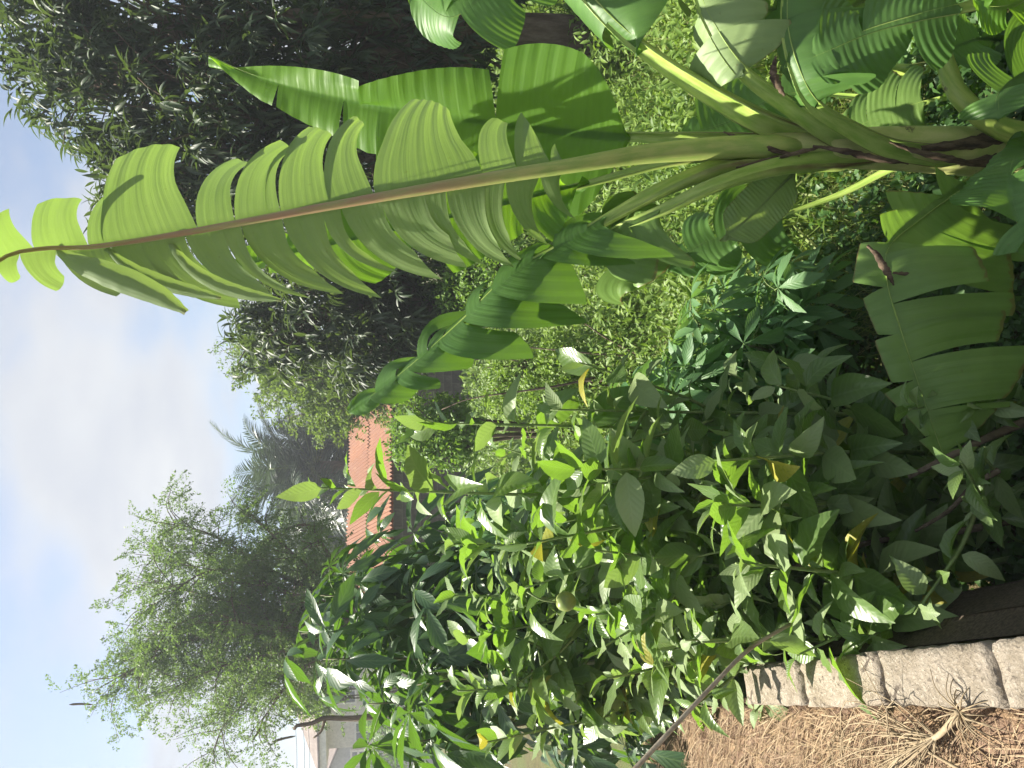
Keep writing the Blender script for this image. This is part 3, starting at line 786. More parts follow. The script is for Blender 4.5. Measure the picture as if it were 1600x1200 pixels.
    cx = np.cos(aa_); cyv = np.where(np.sin(aa_) > 0, 0.62 * np.abs(np.cos(aa_)) ** 3 - 0.05 * np.sin(aa_), np.sin(aa_) * 1.05)
    ctr_ = (mid - Nn * (rad * 0.40)[:, None])[sel]
    Vt = (ctr_[:, None] + rad[sel][:, None, None] * (cx[None, :, None] * S[sel][:, None] + cyv[None, :, None] * Nn[sel][:, None])).reshape(-1, 3)
    ml_ = len(sel)
    Ft = [(i * ncs + j, (i + 1) * ncs + j, (i + 1) * ncs + (j + 1) % ncs, i * ncs + (j + 1) % ncs) for i in range(ml_ - 1) for j in range(ncs)]
    Ft = [f[::-1] for f in Ft] + [tuple(range(ncs)), tuple((ml_ - 1) * ncs + j for j in range(ncs))[::-1]]
    Ut = np.stack([np.tile(aa_ / 6.2832, ml_), np.repeat(ln[sel], ncs)], 1)
    MB().add(Vt, Ft, Ut).build('midrib' if rib != 'petiole' else 'petiole', M[rib], o)
    return o

ban = empty('banana_plant', 'large banana plant with tall torn upright leaf and yellow green stem', 'banana plant')
stem_pts = PP((1690, 248, 3.02), (1600, 242, 3.0), (1500, 236, 2.97), (1400, 232, 2.95), (1300, 232, 2.94), (1200, 230, 2.94), (1110, 228, 2.96))
sp_ = spline(stem_pts, 40)
MB().tube(sp_, np.interp(np.linspace(0, 1, 40), [0, .25, .5, .68, .84, 1], [0.115, 0.096, 0.084, 0.074, 0.055, 0.025]), 20).build('pseudostem', M['stem'], ban)
# the tall upright leaf, underside towards the camera
banana_leaf(ban, PP((1290, 232, 2.95), (1200, 233, 2.90), (1115, 234, 2.86), (1000, 243, 2.80), (890, 260, 2.74), (700, 290, 2.68), (500, 325, 2.64), (300, 362, 2.58), (150, 385, 2.50), (70, 388, 2.42), (10, 400, 2.32), (-40, 440, 2.2)),
            0, 0.43, [(0, 1, 0.1), (0, 1, 0.05), (0.1, 1, 0.1), (0.1, 1, 0.15), (0.1, 0.6, 0.9)], M['ban_under'], 21, bk=4,
            cutsL=(.05, .11, .155, .22, .26, .33, .40, .43, .50, .57, .60, .66, .73, .77, .85, .90, .95), cutsR=(.03, .09, .155, .34, .415, .50, .525, .575, .64, .78, .80, .88, .94),
            grav=(1.9, 0.75), a0=(0.55, 0.38), fwd=0.10, curl=(0.55, 0.75), r0=0.040, rib='midrib_pink', pinch=(0.20, 0.60), jit=0.13, wl=1.02, gq=1.1, pexp=1.0, tp=1.25, t0=.62, wj=.12, skew=(0.35, 0.06), rnd_end=0.02, label='tall upright torn leaf with pinkish midrib')
# translucent young leaf behind it
banana_leaf(ban, PP((1260, 226, 3.0), (1180, 222, 3.04), (1100, 218, 3.08), (985, 214, 3.12), (900, 208, 3.15), (700, 183, 3.2), (520, 153, 3.24), (400, 120, 3.26), (326, 88, 3.27)),
            0, 0.50, (-0.55, -0.75, 0.25), M['ban_young'], 5, bk=3, cutsL=(.3, .62), cutsR=(.40, .58, .66, .82), grav=(0.3, 0.15), a0=(0.25, 0.45), fwd=0.10, curl=(-0.2, -0.6), r0=0.028, jit=0.09, wl=0.7, wr=1.0, pinch=(0, .2), wj=.12, t0=.12, tp=.95, rnd_end=.05, label='translucent bright green young leaf')
# a second glowing leaf behind the tall one, its torn left edge showing
banana_leaf(ban, PP((1270, 232, 2.98), (1180, 234, 3.02), (1050, 250, 3.08), (920, 285, 3.12), (720, 335, 3.16), (560, 372, 3.2), (430, 402, 3.24), (330, 430, 3.28)),
            0, 0.24, (0.35, -0.75, 0.45), M['ban_young'], 61, bk=3, cutsL=9, cutsR=5, grav=(1.2, 0.6), a0=(0.2, 0.3), fwd=-0.05, r0=0.022, jit=.2, pinch=(.05, .4), wj=.25, rnd_end=.02, label='glowing torn leaf edge behind the tall leaf')
# three leaves arching to the right
banana_leaf(ban, PP((1360, 236, 2.95), (1290, 228, 2.92), (1210, 203, 2.88), (1110, 150, 2.84), (1005, 80, 2.8), (920, 0, 2.76), (860, -90, 2.8), (840, -220, 2.9), (880, -360, 3.0)),
            0, 0.34, (-0.35, -0.35, 0.85), M['ban_top'], 8, bk=4, cutsL=3, cutsR=5, grav=(2.6, 2.2), a0=(-0.2, -0.3), fwd=-0.05, r0=0.040, jit=.08, pinch=(0, .1))
banana_leaf(ban, PP((1450, 240, 2.92), (1385, 236, 2.89), (1310, 216, 2.85), (1240, 172, 2.8), (1165, 118, 2.74), (1115, 50, 2.70), (1085, -30, 2.7), (1090, -140, 2.75), (1120, -260, 2.8)),
            0, 0.25, (-0.2, -0.5, 0.8), M['ban_pale'], 12, bk=4, cutsL=6, cutsR=8, grav=(2.8, 2.6), a0=(-.1, -0.3), fwd=-0.1, r0=0.035, jit=.2, pinch=(.05, .35), wj=.2)
banana_leaf(ban, PP((1530, 246, 2.92), (1460, 243, 2.88), (1390, 232, 2.84), (1330, 204, 2.79), (1272, 166, 2.72), (1240, 105, 2.66), (1225, 30, 2.64), (1235, -60, 2.62), (1270, -160, 2.62)),
            0, 0.23, (-0.2, -0.5, 0.8), M['ban_top'], 31, bk=4, cutsL=5, cutsR=7, grav=(3.0, 2.8), a0=(-.1, -0.3), fwd=-0.12, r0=0.035, jit=.16, pinch=(.02, .2), wj=.2)
# narrow folded leaf drooping to the left
banana_leaf(ban, PP((1290, 238, 2.92), (1220, 240, 2.88), (1140, 248, 2.85), (1040, 288, 2.84), (950, 338, 2.88), (880, 382, 2.93), (800, 428, 3.0), (715, 508, 3.12), (630, 582, 3.25), (545, 645, 3.4)),
            0, 0.40, (0.1, -0.25, 1.0), M['ban_top'], 17, bk=4, cutsL=13, cutsR=9, grav=(8.0, 6.5), a0=(0.35, 0.45), fwd=-0.22, r0=0.036, jit=.26, pinch=(0.05, .5), wl=1.0, wj=.3, tp=1.6, rnd_end=.03, skew=(.2, .2))
# lower left petiole with a drooping blade behind it
banana_leaf(ban, PP((1390, 246, 2.91), (1310, 246, 2.86), (1220, 254, 2.80), (1120, 284, 2.76), (1030, 328, 2.78), (975, 352, 2.84), (940, 372, 2.95), (935, 395, 3.1), (960, 420, 3.25), (1010, 440, 3.35)),
            0, 0.26, (0.1, -0.4, 0.9), M['ban_ragged'], 23, bk=4, cutsL=5, cutsR=6, grav=(4.0, 3.6), a0=(-.3, -.2), fwd=0.0, r0=0.033, jit=.25, pinch=(0.0, .3), wj=.2)
# low broken leaf hanging across the bottom
banana_leaf(ban, PP((1650, 246, 2.88), (1590, 252, 2.76), (1510, 286, 2.60), (1440, 335, 2.48), (1385, 385, 2.40), (1382, 440, 2.37), (1402, 510, 2.35), (1432, 600, 2.35), (1460, 680, 2.36), (1484, 745, 2.38)),
            0, 0.33, (-0.25, -0.55, 0.8), M['ban_ragged'], 41, bk=2, cutsL=(.12, .3, .38, .5, .62, .74, .88), cutsR=(.10, .24, .37, .42, .55, .61, .70, .82, .84, .93), grav=(0.6, 3.4), a0=(0.5, -0.3), fwd=-0.05, r0=0.024, jit=.14, pinch=(0.0, .2), wl=0.22, wr=1.0, wj=.18, rnd_end=.02, label='low broken leaf hanging in strips')
# the pale strip and small leaves low on the left side
banana_leaf(ban, PP((1360, 236, 2.98), (1290, 240, 3.02), (1246, 266, 3.05), (1210, 300, 3.02), (1170, 340, 2.98), (1125, 376, 2.95)), 0, 0.10, (-0.3, -0.9, 0.4), M['ban_pale'], 3, bk=2, cutsL=(), cutsR=(), grav=(0, 0), a0=(0, 0), fwd=0.0, r0=0.010, jit=.02, tp=6, label='pale withering leaf strip')
banana_leaf(ban, PP((1480, 236, 3.02), (1400, 260, 3.2), (1320, 300, 3.35), (1240, 330, 3.45), (1160, 360, 3.5), (1090, 385, 3.55), (1040, 425, 3.6)), 0.55, 0.22, (-0.3, -0.6, 0.7), M['ban_top'], 77, cutsL=4, cutsR=4, grav=(2.6, 2.6), a0=(0, 0), r0=0.014, jit=.2, wj=.2)
banana_leaf(ban, PP((1660, 235, 2.7), (1620, 225, 2.55), (1590, 240, 2.42), (1578, 290, 2.32), (1590, 345, 2.25), (1620, 400, 2.2)), 0.3, 0.12, (0.2, -0.6, 0.8), M['ban_top'], 14, cutsL=2, cutsR=2, grav=(1, 2), r0=0.012, jit=.08)
# dry brown sheath edges and the withered tip
def dry_strip(parent, pts, w0, n=24, seed=1, mat='dry', name='dry_sheath'):
    c = spline(pts, n); T = tangents(c); r = np.random.default_rng(seed)
    S = nz(np.cross(T, CAM - c)); Nn = np.cross(S, T)
    V, F = [], []
    for i in range(n):
        f = i / (n - 1); w = w0 * math.sin(math.pi * min(.97, max(.06, f))) ** 0.6 * (r.uniform(.8, 1.15) if mat == 'dry' else 1.0)
        for j in range(5):
            a = (j / 4 - .5) * 2
            V.append(c[i] + S[i] * w * a * 0.5 - Nn[i] * (w * 0.25 * a * a) + r.normal(0, 0.001, 3))
    for i in range(n - 1):
        for j in range(4): F.append((i * 5 + j, i * 5 + j + 1, (i + 1) * 5 + j + 1, (i + 1) * 5 + j))
    return obj_np(name, np.array(V), np.array(F), M[mat], parent, uv=np.stack([np.tile(np.linspace(0, .06, 5), n), np.repeat(np.linspace(0, 1, n), 5)], 1))
for k, (pp, w0) in enumerate(((((1130, 206, 2.85), (1175, 222, 2.83), (1215, 236, 2.83), (1250, 244, 2.84)), 0.020), (((1150, 262, 2.82), (1200, 250, 2.82), (1240, 240, 2.82), (1290, 228, 2.83)), 0.018),
                              (((1270, 228, 2.82), (1320, 236, 2.82), (1370, 248, 2.83), (1420, 256, 2.85)), 0.024), (((1390, 222, 2.83), (1430, 236, 2.83), (1490, 250, 2.84), (1560, 262, 2.86)), 0.026),
                              (((1440, 232, 2.84), (1500, 226, 2.85), (1560, 216, 2.87), (1640, 205, 2.9)), 0.05), (((1500, 256, 2.85), (1550, 250, 2.85), (1600, 246, 2.86), (1660, 242, 2.88)), 0.05),
                              (((1355, 384, 2.33), (1368, 396, 2.32), (1380, 415, 2.32), (1390, 432, 2.33), (1396, 446, 2.35)), 0.022), (((1395, 426, 2.33), (1430, 428, 2.35), (1470, 418, 2.37), (1500, 408, 2.38)), 0.016),
                              (((1212, 88, 2.68), (1208, 112, 2.68), (1214, 130, 2.7), (1226, 150, 2.72)), 0.028))):
    dry_strip(ban, PP(*pp), w0, seed=k)

for k, (pp, w0) in enumerate(((((85, 388, 2.45), (125, 412, 2.45), (190, 436, 2.46), (250, 462, 2.48), (292, 488, 2.5)), 0.085), (((165, 386, 2.52), (195, 412, 2.53), (250, 440, 2.55), (345, 466, 2.58)), 0.05), (((260, 372, 2.58), (300, 420, 2.6), (360, 452, 2.62), (440, 470, 2.64)), 0.05))):
    dry_strip(ban, PP(*pp), w0, seed=20 + k, mat='ban_pale', name='leaf_strip')

# second banana clump at the right edge
sk = empty('banana_plant', 'young banana suckers with bare stalks right of the large banana stem', 'banana plant')
MB().tube(spline(PP((1720, 170, 3.25), (1600, 160, 3.3), (1540, 150, 3.35), (1480, 130, 3.4)), 24), np.linspace(0.075, 0.04, 24), 16).build('pseudostem', M['stem'], sk)
MB().tube(spline(PP((1700, 235, 2.85), (1620, 215, 2.85), (1555, 196, 2.85), (1500, 150, 2.85), (1478, 100, 2.86), (1464, 40, 2.9), (1460, -40, 2.95)), 40), np.linspace(0.05, 0.022, 40), 12).build('petiole', M['petiole'], sk)
MB().tube(spline(PP((1560, 118, 3.4), (1480, 112, 3.45), (1400, 108, 3.5), (1370, 103, 3.5)), 24), np.linspace(0.036, 0.022, 24), 12).build('petiole', M['petiole'], sk)
for k, (pp, st, w, mt) in enumerate((
        (((1650, 120, 3.3), (1570, 118, 3.35), (1510, 100, 3.4), (1450, 55, 3.45), (1400, 20, 3.5), (1370, -30, 3.5)), 0.5, .2, 'ban_top'),
        (((1680, 170, 3.1), (1580, 160, 3.2), (1500, 150, 3.3), (1430, 165, 3.4), (1370, 185, 3.5), (1310, 215, 3.6)), 0.6, .2, 'ban_ragged'),
        (((1640, -60, 2.5), (1540, 0, 2.5), (1440, 26, 2.52), (1360, 48, 2.56), (1290, 78, 2.6), (1225, 105, 2.68)), 0.36, .17, 'ban_top'),
        (((1640, 60, 3.2), (1590, 70, 3.1), (1540, 60, 3.0), (1500, 70, 2.95), (1470, 90, 2.95)), 0.35, .2, 'ban_top'),
        (((1720, 90, 2.6), (1640, 100, 2.5), (1590, 120, 2.45), (1560, 150, 2.42), (1560, 190, 2.42)), 0.3, .2, 'ban_top'),
        (((1700, -100, 2.2), (1640, -40, 2.15), (1590, 5, 2.12), (1545, 12, 2.12), (1520, 0, 2.14)), 0.3, .12, 'ban_young'),
        (((1560, 200, 3.6), (1450, 170, 3.75), (1330, 150, 3.9), (1220, 150, 4.0), (1140, 190, 4.05), (1060, 215, 4.1)), 0.5, .24, 'ban_top'),
        (((900, -150, 3.6), (830, -60, 3.6), (760, -10, 3.6), (700, 25, 3.65), (640, -20, 3.75)), 0.2, .26, 'ban_top'),
        (((1480, -80, 2.9), (1400, -40, 2.9), (1330, 10, 2.85), (1270, 20, 2.8), (1200, 15, 2.8), (1150, 30, 2.8)), 0.3, .2, 'ban_ragged'))):
    banana_leaf(sk, PP(*pp), st, w, (-0.25, -0.6, 0.75), M[mt], 100 + k, cutsL=4, cutsR=4, grav=(1.7, 1.7), a0=(0, 0), fwd=0.0, r0=0.017 if k != 2 else 0.026, jit=.12, pinch=(0, .15))

# ------------------------------------------------------------------ large-leaved shrubs
LT = [leaf_tpl(8, 4, .50, .42, .10, .22, .05), leaf_tpl(8, 4, .48, .40, .20, .42, .06, .15), leaf_tpl(8, 4, .52, .45, .05, .10, .08, -.2), leaf_tpl(8, 4, .46, .40, .28, .58, .08, .1), leaf_tpl(8, 4, .50, .38, .12, .30, .10, .25), leaf_tpl(8, 4, .44, .42, .40, .25, .08), leaf_tpl(8, 4, .47, .44, .15, .75, .16, -.3), leaf_tpl(8, 4, .42, .36, .05, -.18, .14, .35), leaf_tpl(8, 4, .54, .46, .22, .35, .18, -.1), leaf_tpl(8, 4, .40, .40, .60, .50, .12, .2)]
SHM = {k: [mesh_np('leaf', t[0], t[1], M[k], uv=t[2]) for t in LT] for k in ('shrub', 'shrub_pale', 'shrub_yellow')}
def put_leaf(parent, mesh, pos, d, up, size, name='leaf'):
    d = nz(d); x = np.cross(d, up)
    if np.linalg.norm(x) < 1e-3: x = np.cross(d, (0.3, 0.9, 0.1))
    x = nz(x); z = np.cross(x, d)
    o = bpy.data.objects.new(name, mesh)
    mm = Matrix.Identity(4)
    for i in range(3): mm[i][0] = x[i] * size; mm[i][1] = d[i] * size; mm[i][2] = z[i] * size; mm[i][3] = pos[i]
    link(o, parent); o.matrix_world = mm
    return o
def shrub(base, tip, nleaf, size, label, seed, branches=3, start=0.3, spread=0.35, yellow=0.03, pale=0.34, lean=None):
    r = np.random.default_rng(seed)
    root = empty('leafy_shrub', label, 'shrub', 'large leaved shrubs')
    base = np.asarray(base, float); tip = np.asarray(tip, float)
    midp = (base + tip) / 2 + np.append(r.normal(0, 0.07, 2), 0)
    c = spline([base, midp, tip], 40); L = np.linalg.norm(np.diff(c, axis=0), axis=1).sum()
    mb = MB(); mb.tube(c, np.linspace(0.013, 0.0035, 40), 7); mb.build('stem', M['greentwig'], root)
    axes = [(c, start)]
    for b in range(branches):
        i = int(r.uniform(0.25, 0.8) * 39); a = r.uniform(0, 6.28)
        dr = np.array((math.cos(a), math.sin(a), 0)); ln = L * r.uniform(0.22, 0.42)
        e = c[i] + dr * spread * r.uniform(.6, 1.2) + np.array((0, 0, ln * 0.75))
        cc = spline([c[i], c[i] + dr * spread * 0.5 + np.array((0, 0, ln * .25)), e], 24)
        MB().tube(cc, np.linspace(0.009, 0.003, 24), 6).build('branch', M['greentwig'], root)
        axes.append((cc, 0.25))
    wts = np.array([np.linalg.norm(a_[0][-1] - a_[0][0]) * (1 - a_[1]) for a_ in axes]); wts /= wts.sum()
    for (ax, st), wt_ in zip(axes, wts):
        n = max(5, int(round(nleaf * 2.0 * wt_))); ph = r.uniform(0, 6.28)
        for k in range(n):
            f = st + (1 - st) * ((k + r.uniform(0, .8)) / n) ** 0.85
            f = min(f, 0.999)
            i = f * (len(ax) - 1); i0 = int(i); p = ax[i0] + (ax[min(i0 + 1, len(ax) - 1)] - ax[i0]) * (i - i0)
            ph += 2.4 + r.normal(0, .25)
            el = r.normal(0.05 + 0.85 * max(0, f - 0.75) / 0.25, 0.35)
            d = np.array((math.cos(ph) * math.cos(el), math.sin(ph) * math.cos(el), math.sin(el)))
            up = nz(np.array((0, 0, 1.0)) + r.normal(0, 0.35, 3))
            sz = 1.15 * size * r.uniform(.42, 1.18) * (1 - 0.45 * max(0, f - .8) / .2)
            key = 'shrub'
            u = r.random()
            if u < yellow: key = 'shrub_yellow'
            elif u < yellow + pale: key = 'shrub_pale'
            put_leaf(root, SHM[key][r.integers(len(LT))], p + d * 0.012, d, up, sz)
    return root
shr = [
    # base pixel (on the ground), tip (x, y, depth), leaves, leaf size, label
    ((1560, 770), (480, 762, 2.75), 60, .21, 'tallest leafy shrub, its top leaves rising over the rusty roof', 3, .02),
    ((1500, 700), (650, 660, 3.2), 34, .20, 'leafy shrub with upright top leaves beside the drooping banana leaf', 2, .06),
    ((1520, 650), (860, 640, 3.0), 26, .18, 'leafy shrub rising behind the lit cassava plants', 3, .02),
    ((1480, 820), (700, 850, 3.1), 80, .17, 'leafy shrub left of the tallest one, reaching the dark cassava', 5, .03),
    ((1440, 880), (700, 930, 3.2), 80, .18, 'leafy shrub directly in front of the middle of the dark cassava clump', 5, .02),
    ((1420, 930), (720, 1000, 3.2), 80, .17, 'leafy shrub in the hedge, straight below the trunk of the feathery tree', 5, .02),
    ((1380, 985), (715, 1080, 3.2), 76, .17, 'leafy shrub left in the hedge, below the cream house', 5, .02),
    ((1340, 1040), (760, 1160, 3.1), 70, .17, 'leftmost leafy shrub of the hedge at the picture edge', 5, .02),
    ((1500, 760), (900, 760, 2.5), 62, .19, 'leafy shrub with broad sunlit leaves in the middle of the hedge', 4, .03),
    ((1500, 850), (930, 860, 2.5), 62, .18, 'leafy shrub with the round yellow green fruit', 4, .03),
    ((1450, 930), (930, 960, 2.5), 60, .17, 'leafy shrub over the far end of the block wall', 4, .02),
    ((1400, 1000), (950, 1060, 2.5), 56, .15, 'small leaved shrub beyond the wall end near the red soil', 4, .02),
    ((1580, 730), (1120, 720, 2.3), 44, .20, 'dark broad leaved shrub behind the low broken banana leaf', 3, .04),
    ((1600, 790), (1120, 790, 2.2), 50, .21, 'shaded broad leaved shrub low in the middle foreground', 3, .05),
    ((1590, 870), (1150, 880, 2.15), 46, .19, 'shrub with yellowing leaves hanging over the shaded wall side', 3, .14),
    ((1620, 640), (1420, 640, 2.3), 30, .12, 'low shrub with small leaves under the broken banana leaf', 2, .06),
    ((1640, 730), (1500, 720, 2.0), 26, .11, 'small leaved shrub at the near bottom edge of the garden', 2, .08),
    ((1500, 940), (1070, 1000, 2.25), 20, .12, 'small leaved shrub leaning over the end of the block wall', 3, .05),
    ((1350, 760), (800, 790, 3.6), 60, .17, 'leafy shrub partly hidden behind the middle of the hedge', 4, .03),
    ((1330, 900), (830, 900, 3.7), 60, .17, 'leafy shrub partly hidden behind the fruiting shrub', 4, .02),
]
for k, (bp, tp, n, sz, lab, br, yl) in enumerate(shr):
    b = G(*bp)
    shrub((b[0], b[1], -0.02), P(*tp), n, sz, lab, 300 + k, branches=br, start=0.30 if k else 0.36, yellow=yl * 0.6, spread=0.3)

# fruit
fr = P(884, 940, 2.42)
a = np.linspace(0, math.pi, 14); b = np.linspace(0, 2 * math.pi, 20, endpoint=False)
fV = np.array([(0.031 * math.sin(t) * math.cos(p) * (1 + .03 * math.sin(3 * p)), 0.031 * math.sin(t) * math.sin(p), 0.033 * math.cos(t) - 0.008 * math.exp(-((t) / .3) ** 2)) for t in a for p in b]) + fr
fF = np.array([(i * 20 + j, (i + 1) * 20 + j, (i + 1) * 20 + (j + 1) % 20, i * 20 + (j + 1) % 20) for i in range(13) for j in range(20)])
fo = empty('fruit', 'round yellow green fruit hanging among the shrub leaves', 'fruit')
obj_np('skin', fV, fF, M['fruit'], fo)
MB().tube(spline([fr + np.array((0, 0, .030)), fr + np.array((0.01, 0, .08)), fr + np.array((0.03, 0.02, .12))], 8), 0.003, 6).build('stalk', M['greentwig'], fo)

# ------------------------------------------------------------------ cassava
def cassava_tpl(nl=7, droop=0.35, width=0.22, seed=0):
    r = np.random.default_rng(seed); V = [np.zeros(3)]; UV = [(0.5, 0)]; F = []
    for k in range(nl):
        a = (k - (nl - 1) / 2) * (R(300) / nl); ln = 1.0 - 0.45 * abs(k - (nl - 1) / 2) / ((nl - 1) / 2) * 0.8
        ca, sa = math.cos(a), math.sin(a); dr = droop * r.uniform(.7, 1.3)
        rows = []
        for i in range(1, 5):
            t = i / 4; w = width * ln * (0.32, 0.85, 1.0, 0.03)[i - 1] * 0.5
            for s in (-1, 0, 1):
                y = t * ln; x = s * w; z = -dr * t * t * ln + (0.35 * w if s else 0)
                rows.append((x * ca + y * sa, -x * sa + y * ca, z)); UV.append((0.5 + s * 0.5, t))
        b0 = len(V); V += rows
        F += [(0, b0, b0 + 1, b0 + 1), (0, b0 + 1, b0 + 2, b0 + 2)]
        for i in range(3):
            for j in range(2): F.append((b0 + i * 3 + j, b0 + (i + 1) * 3 + j, b0 + (i + 1) * 3 + j + 1, b0 + i * 3 + j + 1))
    return np.array(V), F, np.array(UV)
def mesh_any(name, V, F, UV, mat):
    F = [tuple(dict.fromkeys(f)) for f in F]
    mb = MB().add(V, F, UV); o = mb.build(name, mat); me = o.data; bpy.data.objects.remove(o); return me
CT = [cassava_tpl(7, .35, .29, 1), cassava_tpl(6, .6, .31, 2), cassava_tpl(7, .8, .29, 3), cassava_tpl(5, .45, .34, 4)]
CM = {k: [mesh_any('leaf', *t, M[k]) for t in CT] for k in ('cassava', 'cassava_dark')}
pet = MB().tube([(0, -0.9, 0.25), (0, -0.5, 0.12), (0, 0, 0)], [.014, .012, .01], 5); po = pet.build('petiole', M['greentwig']); PETM = po.data; bpy.data.objects.remove(po)
def cassava(base, tip, n, size, key, label, seed, start=0.25, reach=0.3):
    r = np.random.default_rng(seed)
    root = empty('cassava_plant', label, 'cassava', 'cassava plants')
    base = np.asarray(base, float); tip = np.asarray(tip, float)
    L = np.linalg.norm(tip - base)
    c = spline([base, (base + tip) / 2 + np.append(r.normal(0, .05 * L, 2), 0), tip], 30)
    MB().tube(c, np.linspace(0.009 * L + .004, 0.004, 30), 7).build('stem', M['twig'], root)
    ph = r.uniform(0, 6)
    for k in range(n):
        f = start + (1 - start) * (k + r.random()) / n; f = min(f, .999)
        i = int(f * 29); p = c[i]
        ph += 2.4 + r.normal(0, .3); el = r.normal(0.35, .35)
        d = np.array((math.cos(ph) * math.cos(el), math.sin(ph) * math.cos(el), math.sin(el)))
        rc = reach * r.uniform(.5, 1.1) * (1.15 - 0.5 * f)
        q = p + d * rc
        ld_ = nz(np.array((d[0], d[1], r.normal(-0.35, .35))))
        up = nz(np.array((0, 0, 1.0)) + r.normal(0, .4, 3) + d * .3)
        o = put_leaf(root, CM[key][r.integers(len(CT))], q, ld_, up, size * r.uniform(.7, 1.15))
        cc = spline([p, p + d * rc * .55 + np.array((0, 0, .02)), q], 6)
        Vt, Ft, Ut = tube(cc, [.0035, .003, .003, .003, .0025, .0025], 4)
        pm = MB().add(Vt, Ft, Ut).build('petiole', M['greentwig'], root)
    return root
cs = [((800, 870, 5.2), (585, 872, 5.2), 40), ((800, 930, 4.8), (500, 930, 4.8), 52), ((800, 985, 5.0), (470, 990, 5.0), 52), ((800, 1040, 4.6), (505, 1030, 4.6), 50), ((800, 1100, 4.4), (575, 1100, 4.4), 44), ((800, 1170, 4.3), (615, 1165, 4.3), 40), ((800, 905, 5.8), (620, 900, 5.8), 34), ((800, 1010, 5.8), (560, 1020, 5.8), 46), ((800, 1130, 5.4), (620, 1130, 5.4), 40), ((800, 960, 4.2), (640, 965, 4.2), 30), ((800, 1060, 4.0), (650, 1070, 4.0), 30)]
labs = ['tall dark cassava plant under the end of the rusty roof', 'tall dark cassava plant right of the lopped branch stub', 'dark cassava plant standing highest before the feathery tree', 'dark cassava plant just right of the cream house roof', 'dark cassava plant in front of the cream house wall', 'leftmost dark cassava plant at the picture edge', 'short dark cassava plant behind the others near the shed', 'dark cassava plant deep in the middle of the clump', 'dark cassava plant behind the left end of the clump', 'low cassava plant at the shaded front of the clump, under the shed end', 'low cassava plant at the shaded front of the clump, towards the house']
for k, ((bx, by, bd), tp, n) in enumerate(cs):
    b = P(bx, by, bd); t_ = P(*tp)
    zb = -0.05
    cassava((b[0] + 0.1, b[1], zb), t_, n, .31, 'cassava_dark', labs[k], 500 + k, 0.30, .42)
for k, (bp, tp, n, lab) in enumerate((((1230, 560), (1045, 565, 3.6), 24, 'sunlit young cassava at the garden middle, highest of the low ones'), ((1240, 510), (1085, 510, 3.6), 20, 'sunlit young cassava beside the pale plastic pipe'), ((1250, 610), (1035, 620, 3.5), 22, 'sunlit young cassava nearest the leafy hedge'),
                                      ((1300, 530), (1170, 540, 3.4), 18, 'shaded young cassava in front of the sunlit ones'), ((1320, 460), (1215, 455, 3.4), 16, 'shaded young cassava among ground cover under the banana'), ((1200, 640), (950, 660, 4.0), 20, 'young cassava behind the hedge by the tall grass'),
                                      ((900, 830), (705, 840, 4.4), 26, 'bright cassava plant behind the hedge, just in front of the dark clump'), ((900, 790), (720, 800, 4.3), 24, 'bright cassava plant behind the tallest shrub'))):
    b = G(*bp) if bp[0] > 1000 else P(bp[0], bp[1], tp[2])
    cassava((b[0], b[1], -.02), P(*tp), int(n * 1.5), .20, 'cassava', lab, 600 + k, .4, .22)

# ------------------------------------------------------------------ trees
def sph(r, n):
    v = r.normal(size=(n, 3)); return nz(v)
MG = leaf_tpl(5, 2, .20, .45, .35, .38, .0, 0, 0.05)
def mango(label, lobes, base, seed, dens=1.0, ls=.20):
    r = np.random.default_rng(seed)
    t = empty('mango_tree', label, 'tree')
    parts = []
    tips = []
    for (c, rad) in lobes:
        n = int(150 * dens * (rad / 1.3) ** 2 * (1.3 ** 0) + 60)
        o = sph(r, n); rr = rad * (r.uniform(0.35, 1.0, n) ** 0.45) * (1 + 0.18 * np.sin(o[:, 0] * 5 + seed) * np.sin(o[:, 2] * 6 + 1))
        p = c + o * rr[:, None] * np.array((1, 1, .95))
        tips.append((c, p))
        k = 11
        pc = np.repeat(p, k, 0); oc = np.repeat(o, k, 0)
        ax = nz(oc + np.array((0, 0, 0.1)))
        d = nz(ax * 0.55 + r.normal(0, .62, pc.shape) + np.array((0, 0, -0.30)))
        Mx = frames(d, nz(r.normal(0, .3, pc.shape) + np.array((0, 0, 1.0)) + oc * .3))
        parts.append(scatter(MG, Mx, pc + r.normal(0, .02, pc.shape) - ax * (r.random(len(pc)) * 0.14)[:, None], ls * r.uniform(.65, 1.15, len(pc)), r.random(len(pc))))
    V, F, U, Rn = merge(parts)
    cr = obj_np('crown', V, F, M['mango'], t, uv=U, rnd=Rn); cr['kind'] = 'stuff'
    # trunk and limbs
    base = np.asarray(base, float); fork = base + np.array((0, 0, 1.6))
    tb = MB(); tb.tube(spline([base - np.array((0, 0, .1)), base + np.array((.05, 0, .8)), fork], 14), np.linspace(.22, .16, 14), 12); tb.build('trunk', M['bark'], t)
    lm = MB()
    for c, p in tips:
        lm.tube(spline([fork - np.array((0, 0, .1)), (fork + c) / 2 + r.normal(0, .15, 3), c], 14), np.linspace(.11, .04, 14), 8)
        for q in p[::9]:
            lm.tube(spline([c + (fork - c) * r.uniform(0, .35), (c + q) / 2 + r.normal(0, .08, 3), q], 7), np.linspace(.022, .005, 7), 5)
    ob = lm.build('limbs', M['bark'], t); ob['kind'] = 'stuff'
    return t
def lobe(x, y, d, rpx): return (P(x, y, d), rpx / F_PX * d)
